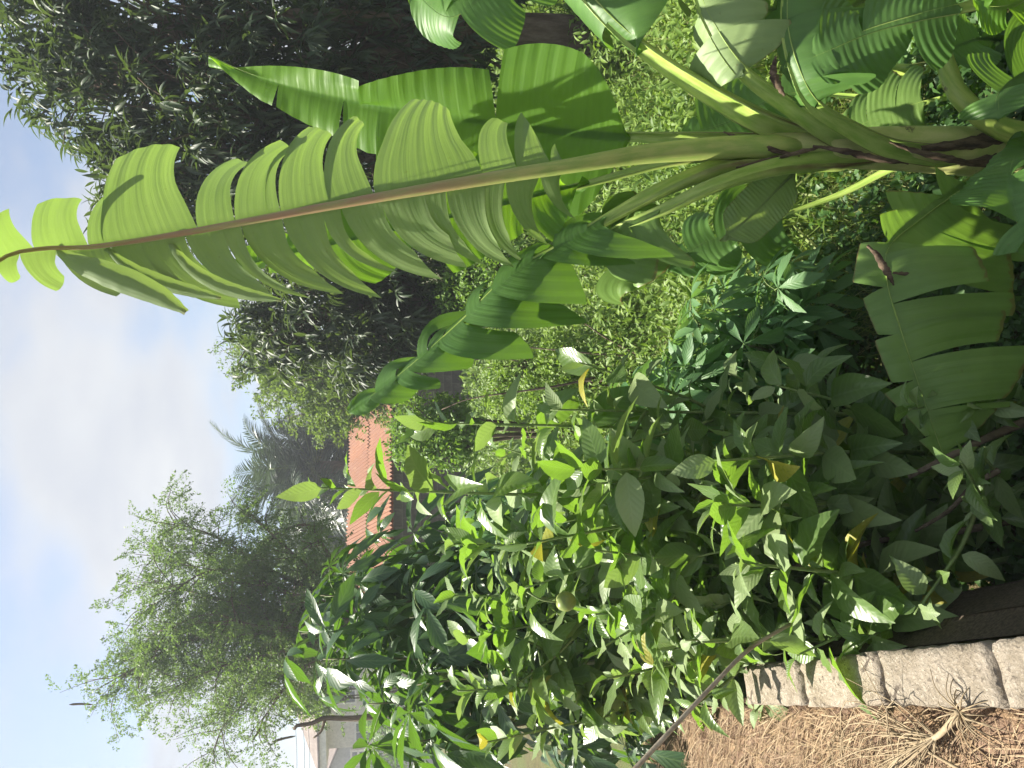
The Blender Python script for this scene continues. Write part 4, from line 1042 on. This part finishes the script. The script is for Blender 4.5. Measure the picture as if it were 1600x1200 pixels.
mango('dense dark mango tree towering behind the large banana plant',
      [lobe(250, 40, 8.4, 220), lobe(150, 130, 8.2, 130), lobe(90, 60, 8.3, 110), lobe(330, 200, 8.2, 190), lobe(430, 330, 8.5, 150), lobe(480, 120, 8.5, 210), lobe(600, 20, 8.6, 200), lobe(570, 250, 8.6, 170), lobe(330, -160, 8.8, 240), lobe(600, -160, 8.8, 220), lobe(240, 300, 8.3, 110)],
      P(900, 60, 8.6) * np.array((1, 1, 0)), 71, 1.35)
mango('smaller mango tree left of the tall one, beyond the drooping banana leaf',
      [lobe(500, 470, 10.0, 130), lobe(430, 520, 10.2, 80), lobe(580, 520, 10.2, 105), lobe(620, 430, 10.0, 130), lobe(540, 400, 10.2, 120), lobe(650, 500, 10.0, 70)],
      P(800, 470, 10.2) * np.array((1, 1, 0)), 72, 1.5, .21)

LEAFLET = (np.array([(-.5, 0, 0), (0, -1, 0), (.5, 0, .12), (0, 1, -.1)]) * np.array((.5, .5, .5)) + np.array((0, .5, 0)), np.array([(1, 2, 3, 0)]), np.array([(0, .5), (.5, 0), (1, .5), (.5, 1.0)]))
def feather_tree(name, label, base, limbs, mat, seed, leaflet=.045, per=26, spray=.32, nsub=10, droop=.25, r0=.10, trunk_h=None, subl=0.28):
    """limbs: list of point lists from the fork outwards; foliage in sprays of small leaflets along twigs"""
    r = np.random.default_rng(seed)
    t = empty(name, label, 'tree')
    tr = MB(); br = MB(); P_, D_ = [], []
    for li, lp in enumerate(limbs):
        c = spline(lp, 40); Ln = np.linalg.norm(c[-1] - c[0])
        (tr if li == 0 else br).tube(c, np.linspace(r0 * (1 if li == 0 else .55), .006, 40), 7)
        ns = int(nsub * max(.6, Ln / 2.5))
        for s_ in range(ns):
            f = r.uniform(.28, 1.0); i = int(f * 39)
            d = nz(tangents(c)[i] * .8 + r.normal(0, .6, 3) + np.array((0, 0, .15)))
            l2 = subl * Ln * r.uniform(.5, 1.1) * (1.1 - .55 * f) + .12
            e = c[i] + d * l2; cc = spline([c[i], c[i] + d * l2 * .5 + np.array((0, 0, .06 * l2)), e - np.array((0, 0, droop * l2 * .4))], 10)
            br.tube(cc, np.linspace(.010, .003, 10), 4)
            nsp = max(3, int(l2 / .12))
            for q in range(nsp):
                p = cc[min(9, int(9 * (q + 1 + r.random() * .5) / nsp))]
                dd = nz(r.normal(0, 1, 3) + d * .6 + np.array((0, 0, -droop)))
                m_ = per; tt = r.uniform(0.1, 1, m_)
                side = nz(np.cross(dd, r.normal(0, 1, 3)))
                P_.append(p + dd * (tt * spray)[:, None] * 1.0 + side * (r.uniform(-1, 1, m_) * spray * .42 * (1.1 - tt))[:, None] + np.array((0, 0, -1)) * (tt ** 2 * spray * droop)[:, None])
                D_.append(nz(dd + r.normal(0, .8, (m_, 3))))
    P_ = np.concatenate(P_); D_ = np.concatenate(D_)
    Mx = frames(D_, r.normal(0, .6, P_.shape) + np.array((0, 0, 1.0)))
    V, F, U, Rn = scatter(LEAFLET, Mx, P_, leaflet * r.uniform(.7, 1.3, len(P_)), np.repeat(r.random(len(P_) // 8 + 1), 8)[:len(P_)])
    cr = obj_np('crown', V, F, mat, t, uv=U, rnd=Rn, smooth=False); cr['kind'] = 'stuff'
    tr.build('trunk', M['bark'], t); o = br.build('branches', M['bark'], t); o['kind'] = 'stuff'
    return t
DM = 12.0
fk = (600, 965, DM)
def limb(*mid_tip): return PP(fk, *mid_tip)
feather_tree('feathery_tree', 'tall feathery tree with thin fanning limbs against the sky', None,
    [PP((800, 960, DM), (600, 965, DM), (450, 990, DM), (300, 1000, DM), (200, 1050, 11.8), (150, 1078, 11.7)),
     limb((450, 960, 12.2), (320, 930, 12.3), (235, 905, 12.4)), limb((460, 930, 11.7), (340, 890, 11.6), (240, 945, 11.5)), limb((440, 900, 12.4), (340, 840, 12.6), (265, 815, 12.8)),
     limb((470, 1010, 11.8), (350, 1040, 11.6), (260, 1080, 11.5)), limb((450, 1050, 12.3), (360, 1120, 12.4), (330, 1180, 12.5)), limb((460, 980, 12.6), (340, 985, 12.8), (235, 1010, 13.0)),
     limb((500, 900, 12.0), (430, 840, 12.0), (390, 800, 12.0)), limb((520, 880, 12.4), (480, 820, 12.5), (400, 850, 12.6)), limb((480, 1040, 11.6), (420, 1110, 11.4), (400, 1150, 11.3)),
     limb((400, 940, 12.8), (260, 860, 13.2), (240, 880, 13.2)), limb((430, 1010, 12.6), (300, 1060, 12.9), (230, 1040, 13.0)), limb((540, 900, 11.8), (500, 850, 11.6), (470, 860, 11.5)), limb((420, 980, 11.4), (330, 960, 11.2), (250, 985, 11.1)),
     limb((500, 1000, 12.9), (440, 1010, 13.2), (350, 1100, 13.4))],
    M['feather'], 81, .038, 66, .40, 20, .3, .09, subl=.34)
DA = 17.0
fa = (680, 560, DA)
def limb2(*mt): return PP(fa, *mt)
feather_tree('bushy_tree', 'light green bushy tree between the palm and the small mango', None,
    [PP((760, 555, DA), (660, 560, DA), (560, 570, DA), (470, 580, DA), (400, 560, DA))] +
    [limb2(((680 + x) / 2 - 10, (560 + y) / 2, DA + dd * .5), (x, y, DA + dd)) for x, y, dd in ((440, 620, .5), (470, 650, -.5), (500, 600, -1), (500, 665, 0), (460, 540, .5), (430, 580, 0), (520, 540, -.8), (530, 640, -1), (550, 600, -1.2), (480, 570, 1), (420, 600, 1), (545, 665, .2), (560, 560, -.5), (400, 530, .8), (450, 600, -1.2))],
    M['acacia'], 82, .085, 30, .42, 20, .25, .10, subl=.34)
feather_tree('bushy_tree', 'thin wispy tree top showing above the bushy tree', None,
    [PP((760, 525, 21), (600, 530, 21), (480, 528, 21), (355, 545, 21))] + [PP((500, 528, 21), ((500 + x) / 2, (528 + y) / 2 + 5, 21), (x, y, 21)) for x, y in ((375, 510), (385, 580), (360, 560), (420, 610), (410, 500))],
    M['feather'], 83, .08, 10, .4, 10, .2, .07)

# oil palm
def palm(label, crown, base, fl, n, seed, mat):
    r = np.random.default_rng(seed)
    t = empty('palm_tree', label, 'palm')
    crown = np.asarray(crown)
    base = np.asarray(base)
    MB().tube(spline([base, (base + crown) / 2, crown], 20), np.linspace(.28, .24, 20), 12).build('trunk', M['bark'], t)
    for k in range(n):
        a = k * 2.4 + r.normal(0, .2); el = R(78) - (k / n) * R(95)
        d = np.array((math.cos(a) * math.cos(el), math.sin(a) * math.cos(el), math.sin(el)))
        pts = [crown]; dd = d.copy(); L = fl * r.uniform(.8, 1.1)
        for i in range(24):
            dd = nz(dd + np.array((0, 0, -1)) * .055 * (0.4 + i / 16)); pts.append(pts[-1] + dd * L / 24)
        c = np.array(pts); T = tangents(c)
        S = nz(np.cross(T, (0, 0, 1.0)) + 1e-4); U = np.cross(S, T)
        parts = []
        nl = 70
        tt = np.linspace(.12, .99, nl); idx = (tt * 24).astype(int).clip(0, 24)
        fr = tt * 24 - idx; nxt = (idx + 1).clip(0, 24)
        p = c[idx] * (1 - fr[:, None]) + c[nxt] * fr[:, None]
        ll = L * .24 * np.sin(np.pi * (tt * .82 + .12)) + .08
        LP = leaf_tpl(4, 1, .055, .3, 0, .32)
        for s in (-1, 1):
            dl = nz(S[idx] * s * 1.0 + T[idx] * .75 + U[idx] * .25 + r.normal(0, .10, (nl, 3)))
            parts.append(scatter(LP, frames(dl, U[idx] + r.normal(0, .2, (nl, 3))), p, ll, r.random(nl)))
        V, F, UV, Rn = merge(parts)
        fo_ = obj_np('frond', V, F, mat, t, uv=UV, rnd=Rn, smooth=False); fo_['kind'] = 'stuff'
        MB().tube(c, np.linspace(.035, .008, 25), 5).build('rib', M['greentwig'], fo_)
    return t
palm('dark oil palm with arching fronds beside the bushy tree', P(495, 730, 29), P(760, 730, 29) * np.array((1, 1, 0)), 4.0, 44, 91, M['palm'])
palm('second darker palm low behind the first, near the rusty roof', P(535, 690, 31) , P(760, 690, 31) * np.array((1, 1, 0)), 3.4, 22, 92, M['palm'])

# leafy trees and bushes of the background
BT = leaf_tpl(3, 2, .5, .45, .2, .3)
def leafy(name, label, cat, blobs, mat, seed, ls=.1, dens=1.0, tpl=BT, base=None, trunk=True, group=None, bias=-.1):
    r = np.random.default_rng(seed)
    t = empty(name, label, cat, group)
    parts = []; limbs = MB()
    gz = base if base is not None else np.append(np.mean([b_[0][:2] for b_ in blobs], 0), 0)
    for c, rad in blobs:
        n = int(dens * 90 * (rad / ls / 5) ** 2 + 50)
        k = 7
        o = sph(r, n); rr = rad * r.uniform(.25, 1, n) ** .4 * (1 + .22 * np.sin(o[:, 0] * 6 + seed + c[0]) * np.sin(o[:, 2] * 7 + o[:, 1] * 5))
        p = c + o * rr[:, None]
        p[:, 2] = np.maximum(p[:, 2], 0.05)
        pc = np.repeat(p, k, 0) + r.normal(0, ls * .55, (n * k, 3)); oc = np.repeat(o, k, 0)
        d = nz(oc * .5 + r.normal(0, .7, pc.shape) + np.array((0, 0, bias)))
        parts.append(scatter(tpl, frames(d, r.normal(0, .5, pc.shape) + np.array((0, 0, 1.0)) + oc * .3), pc, ls * r.uniform(.6, 1.25, len(pc)), np.clip(np.repeat(r.random(n), k) * .6 + r.random(n * k) * .4, 0, 1)))
        limbs.tube(spline([gz, (gz + c) / 2 + r.normal(0, rad * .15, 3), c], 10), np.linspace(.03 + rad * .03, .01, 10), 6)
        for q in p[::max(1, n // 10)]: limbs.tube(spline([c - (c - gz) * .2, (c + q) / 2 + r.normal(0, rad * .06, 3), q], 6), np.linspace(.012 + rad * .01, .004, 6), 4)
    V, F, U, Rn = merge(parts)
    o = obj_np('crown', V, F, mat, t, uv=U, rnd=Rn); o['kind'] = 'stuff'
    ob = limbs.build('trunk', M['bark'], t); ob['kind'] = 'stuff'
    return t
def bl(*a): return [lobe(*q) for q in a]
leafy('dark_tree', 'dark leafy tree below the palms, behind the rusty roof', 'tree', bl((520, 730, 34, 60), (560, 800, 35, 55), (500, 800, 34, 60), (470, 770, 35, 40), (560, 690, 33, 45), (600, 640, 34, 40)), M['darktree'], 111, .26, 1.3)
leafy('leafy_tree', 'olive leafy tree behind the right half of the feathery tree', 'tree', bl((480, 850, 31, 60), (530, 880, 31, 60), (470, 800, 32, 40), (540, 950, 32, 60), (440, 870, 32, 40), (560, 830, 31, 40)), M['feather'], 112, .20, 1.2)
leafy('bush', 'pale yellow green bush in front of the cream house', 'bush', bl((480, 1075, 20, 30), (500, 1095, 20, 28), (465, 1095, 20, 22), (520, 1060, 20, 30)), M['acacia'], 113, .14, .8)
leafy('bush', 'bright green bush below the rusty roof eave', 'bush', bl((655, 665, 9.5, 45), (690, 700, 9.3, 40), (640, 700, 9.6, 35), (700, 650, 9.5, 35), (720, 680, 9.2, 40)), M['bush'], 114, .07, 1.1)
leafy('bush', 'sunlit bush at the foot of the small mango tree', 'bush', bl((760, 420, 9.0, 60), (720, 460, 9.4, 40), (800, 400, 8.6, 50), (700, 430, 9.6, 40)), M['bush'], 115, .06, 1.1)
leafy('bush', 'fine leaved bush behind the drooping banana leaf tip', 'bush', bl((810, 570, 7.6, 50), (860, 610, 7.2, 50), (790, 610, 7.8, 40), (880, 560, 7.0, 40)), M['weed'], 116, .045, 1.2)
leafy('bush', 'dark undergrowth bush in the shade of the tall mango', 'bush', bl((700, 60, 9.2, 70), (720, 150, 9.6, 60), (700, 250, 9.8, 60), (720, 330, 9.8, 55)), M['cover'], 117, .09, 1.1)
leafy('dark_tree', 'dark far tree crowns right of the palms, behind the mango trees', 'tree', bl((590, 420, 32, 70), (600, 500, 33, 60), (590, 300, 34, 80), (580, 180, 34, 80), (590, 60, 34, 80)), M['darktree'], 118, .28, 1.0)
leafy('dark_tree', 'dark tree far beyond the shed, left end behind the cassava', 'tree', bl((585, 960, 45, 40), (590, 1020, 45, 36), (590, 1080, 46, 30), (590, 900, 45, 35)), M['darktree'], 119, .35, 1.0)
leafy('green_tree', 'low green tree hiding the foot of the cream house', 'tree', bl((600, 1130, 38, 28), (600, 1180, 38, 30), (595, 1090, 38, 24)), M['bush'], 120, .25, 1.0)

# ------------------------------------------------------------------ grass, weeds, ground cover
BL_ = leaf_tpl(3, 1, .05, .3, 0, .35)
CV = leaf_tpl(2, 2, .75, .5, .15, .2)
CV2 = leaf_tpl(3, 2, .34, .45, .3, .35)
def area(n, rmin, rmax, amin, amax, seed, power=0.0):
    r = np.random.default_rng(seed)
    u = r.random(n)
    rad = rmin * (rmax / rmin) ** u if power == 0 else np.sqrt(rmin ** 2 + (rmax ** 2 - rmin ** 2) * u)
    a = r.uniform(amin, amax, n)
    x, y = rad * np.sin(a), rad * np.cos(a)
    return r, x, y
def garden_side(x, y):
    o = (x - WMID[0]) * WNRM[0] + (y - WMID[1]) * WNRM[1]; s = (x - WMID[0]) * WD[0] + (y - WMID[1]) * WD[1]
    return (o > WW / 2 + 0.2) | (s > S_FAR + 3.5)
def stuff_field(name, label, cat, mat, tpl, n, rr, aa, seed, size, clump, up, dens_scale=1.2, dens_cut=-.2, height=None, far_size=0.5):
    r, x, y = area(n, rr[0], rr[1], R(aa[0]), R(aa[1]), seed)
    k = garden_side(x, y) & (fbm(x, y, dens_scale, seed) > dens_cut + r.normal(0, .15, n)); x, y = x[k], y[k]; m_ = len(x)
    xx = np.repeat(x, clump) + r.normal(0, size * .45, m_ * clump); yy = np.repeat(y, clump) + r.normal(0, size * .45, m_ * clump)
    hz = np.zeros(m_ * clump) if height is None else r.uniform(0, 1, m_ * clump) ** 1.3 * height * (0.6 + 0.7 * np.clip(np.repeat(fbm(x, y, .8, seed + 5), clump) + .5, 0, 1))
    p = np.stack([xx, yy, ground_z(xx, yy) - .005 + hz], 1)
    d = nz(r.normal(0, .6, p.shape) + np.array((0, 0, up)))
    dist = np.hypot(xx, yy); sc = size * r.uniform(.5, 1.25, len(p)) * (1 + far_size * np.clip((dist - 6) / 10, 0, 2))
    rn = np.clip(.5 + .45 * np.repeat(fbm(x, y, 1.7, seed + 9), clump) + r.normal(0, .22, len(p)), 0, 1)
    V, F, U, Rn = scatter(tpl, frames(d, r.normal(0, .4, p.shape) + np.array((0.2, -.5, 1.0))), p, sc, rn)
    o = obj_np(name, V, F, mat, uv=U, rnd=Rn); tag(o, label, cat, kind='stuff'); return o
stuff_field('grass', 'rough yellow green grass across the middle of the garden', 'grass', M['grass'], BL_, 13000, (4.2, 30), (-22, 34), 201, .30, 6, 1.2, 1.3, -.25)
stuff_field('tall_weeds', 'fine leaved green weeds growing thick beyond the cassava', 'weeds', M['weed'], CV2, 15000, (4.2, 24), (-20, 36), 202, .075, 8, .35, 1.0, -.12, .75, 1.2)
stuff_field('ground_cover', 'small leaved creeping ground cover under the banana and shrubs', 'ground cover', M['cover'], CV, 12000, (1.2, 5.5), (-40, 40), 203, .045, 6, .3, 1.5, -.75, .12, 0)
stuff_field('low_grass', 'sunlit short grass right of the banana stem', 'grass', M['grass'], BL_, 6000, (3.4, 9), (4, 38), 204, .13, 6, 1.0, 1.5, -.6)

# dry straw on the bank
def straw():
    r = np.random.default_rng(7); n = 30000
    s = r.uniform(-1.5, S_FAR + 3.5, n); o = -WW / 2 - np.abs(r.normal(0, .55, n)) - .01
    p = WMID[:2] + s[:, None] * WD[:2] + o[:, None] * WNRM[:2]
    keep = fbm(s, o, 4.5, 31) > -.3 + r.normal(0, .2, n); p, s, o = p[keep], s[keep], o[keep]; n = len(s)
    z = bank_z(s, o) + r.uniform(.0, .025, n)
    base_a = WROT + 0.5 + 0.6 * fbm(s, o, 2.5, 33); a = base_a + r.normal(0, .55, n)
    d = np.stack([np.cos(a), np.sin(a), r.normal(.05, .16, n)], 1)
    T = leaf_tpl(4, 1, .022, .3, 0, .18)
    V, F, U, Rn = scatter(T, frames(d, r.normal(0, .4, (n, 3)) + np.array((0, 0, 1.0))), np.concatenate([p, z[:, None]], 1), r.uniform(.05, .17, n), r.random(n))
    ob = obj_np('dry_straw', V, F, M['straw'], uv=U, rnd=Rn); tag(ob, 'loose dry straw scattered over the red soil bank', 'straw', kind='stuff')
straw()

# uprooted dry weed on the bank
def dry_weed():
    r = np.random.default_rng(19)
    t = empty('dry_weed', 'pale uprooted dry weed with tangled roots lying on the red soil', 'dry weed')
    z0 = ZW - 0.02
    st = [G(1500, 1112, z0 + .03), G(1485, 1130, z0 + .03), G(1465, 1150, z0 + .02), G(1440, 1160, z0 + .02)]
    MB().tube(spline(st, 16), np.linspace(.009, .006, 16), 8).build('stalk', M['drystem'], t)
    rt = MB(); hub = st[-1]
    for k in range(55):
        tgt = G(1310 + r.uniform(-20, 140), 1195 + r.uniform(-50, 60), z0 - .01)
        m_ = (hub + tgt) / 2 + r.normal(0, .07, 3); m_[2] = z0 + r.uniform(.0, .07)
        s_ = st[-1] + (st[-2] - st[-1]) * r.random()
        e = tgt + r.normal(0, .06, 3); e[2] = z0 + r.uniform(-.03, .04)
        rt.tube(spline([s_, m_, e, e + r.normal(0, .06, 3)], 12), np.linspace(.0020, .0008, 12), 4)
    for k in range(26):
        a = r.uniform(0, 6.28); l_ = r.uniform(.04, .12); s_ = st[0]
        e = s_ + np.array((math.cos(a), math.sin(a), 0)) * l_; e[2] = z0 + r.uniform(-.03, .05)
        rt.tube(spline([s_, (s_ + e) / 2 + np.array((0, 0, .02)), e], 8), np.linspace(.0024, .0008, 8), 4)
    o = rt.build('roots', M['drystem'], t); o['kind'] = 'stuff'
    b = empty('dry_twig', 'thin forked dry twig lying beside the uprooted weed', 'twig')
    tw = MB(); tw.tube(spline([G(1560, 1235, z0), G(1460, 1180, z0 + .02), G(1400, 1145, z0 + .02), G(1370, 1115, z0 + .03), G(1358, 1108, z0 + .03)], 20), np.linspace(.005, .0025, 20), 6)
    tw.tube(spline([G(1370, 1115, z0 + .03), G(1380, 1100, z0 + .04)], 5), .002, 5)
    tw.tube(spline([G(1380, 1122, z0 + .03), G(1362, 1127, z0 + .04), G(1350, 1124, z0 + .03)], 5), .002, 5)
    tw.build('stick', M['drystem'], b)
dry_weed()
# leaning stick over the wall end
stk = empty('leaning_stick', 'thin grey stick leaning over the far end of the block wall', 'stick')
MB().tube(spline(PP((970, 1225, 2.1), (1040, 1150, 2.1), (1110, 1075, 2.12), (1170, 1015, 2.15), (1235, 975, 2.25)), 24), np.linspace(.0075, .005, 24), 8).build('shaft', M['stick'], stk)
# dark branches low right of the hedge
for k, (pp, r0, lab) in enumerate((((( 1600, 660, 2.5), (1530, 690, 2.4), (1470, 720, 2.35), (1420, 745, 2.4)), .016, 'dark fallen branch behind the tip of the low banana leaf'),
                                   (((1560, 735, 2.3), (1520, 760, 2.3), (1480, 800, 2.35), (1430, 830, 2.4)), .010, 'pale budded twig near the bottom of the shrubs'),
                                   (((1640, 800, 2.4), (1500, 830, 2.5), (1350, 850, 2.6), (1200, 900, 2.7)), .014, 'shaded bare branch crossing under the shrubs'))):
    e = empty('fallen_branch', lab, 'branch')
    MB().tube(spline(PP(*pp), 20), np.linspace(r0, r0 * .5, 20), 7).build('wood', M['bark'], e)
# lopped branch stub before the cream house
e = empty('lopped_branch', 'bare forked grey branch standing before the cream house', 'branch')
mb = MB(); D9 = 9.0
mb.tube(spline(PP((640, 1110, D9), (560, 1122, D9), (508, 1122, D9), (488, 1130, D9), (463, 1134, D9), (459, 1139, D9)), 24), np.linspace(.045, .02, 24), 8)
mb.tube(spline(PP((508, 1122, D9), (502, 1142, D9), (490, 1153, D9)), 10), np.linspace(.022, .010, 10), 7)
mb.build('wood', M['bark'], e)
# hanging pods on the feathery tree
for k, (a_, b_) in enumerate((((108, 1101, 11.7), (145, 1101, 11.7)), ((424, 1160, 11.4), (462, 1150, 11.4)))):
    e = empty('seed_pod', ('long dark pod hanging from the top of the feathery tree', 'long dark pod hanging low on the feathery tree beside the cream house')[k], 'pod', 'pods on the feathery tree')
    MB().tube(spline([P(*a_), (P(*a_) + P(*b_)) / 2 + np.array((.01, 0, 0)), P(*b_)], 12), np.interp(np.linspace(0, 1, 12), [0, .15, .85, 1], [.004, .018, .016, .004]), 6).build('pod', M['bark'], e)
# plastic pipe
e = empty('plastic_pipe', 'short pale plastic pipe lying in the weeds by the young cassava', 'pipe')
pa, pb = G(1122, 462, .05), G(1106, 470, .05)
pa = P(1106, 482, 4.7); pb = P(1116, 450, 4.9); pa[2] = .05; pb[2] = .06
mb = MB(); mb.tube([pa, pa + (pb - pa) * .85, pb], [.028, .028, .028], 14); mb.build('tube', M['pvc'], e)
mb = MB(); mb.tube([pa + (pb - pa) * .72, pb + (pb - pa) * .06], [.033, .033], 14); mb.build('socket', M['pvc'], e)
# long thin stalks of grass in the middle
for k, (pp, lab) in enumerate(((((1020, 556, 6.5), (960, 555, 6.5), (880, 548, 6.5), (800, 540, 6.6)), 'long thin bare stalk rising from the grass, upright one'), (((1010, 560, 6.4), (950, 530, 6.4), (900, 495, 6.4)), 'long thin bare stalk leaning right over the grass'), (((930, 590, 6.3), (860, 605, 6.3), (740, 622, 6.4), (690, 640, 6.5)), 'long thin bare stalk leaning left in front of the bright bush'))):
    e = empty('dry_stalk', lab, 'stalk')
    MB().tube(spline(PP(*pp), 20), np.linspace(.012, .004, 20), 5).build('shaft', M['bark'], e)
# wires to the house
for k, x in enumerate((462, 474, 482)):
    e = empty('power_line', ('topmost', 'middle', 'lowest')[k] + ' thin power line left of the cream house', 'wire')
    MB().tube(spline(PP((x, 1140, 40), (x + 2, 1180, 36), (x + 1, 1290, 30)), 12), .012, 5).build('cable', M['wire'], e)

# ------------------------------------------------------------------ thin haze of far air, added also to stand in for lens glare
hz = NT('haze_glare')
pv = hz.n('ShaderNodeVolumePrincipled'); pv.inputs['Color'].default_value = (0.86, 0.92, 1.0, 1); pv.inputs['Density'].default_value = 0.0030; pv.inputs['Anisotropy'].default_value = 0.45
hz.l(pv.outputs[0], hz.out.inputs['Volume'])
hb = MB().box((0, 95, 6.5), (420, 420, 15.5)).build('haze', hz.m, None, False)
tag(hb, kind='stuff')
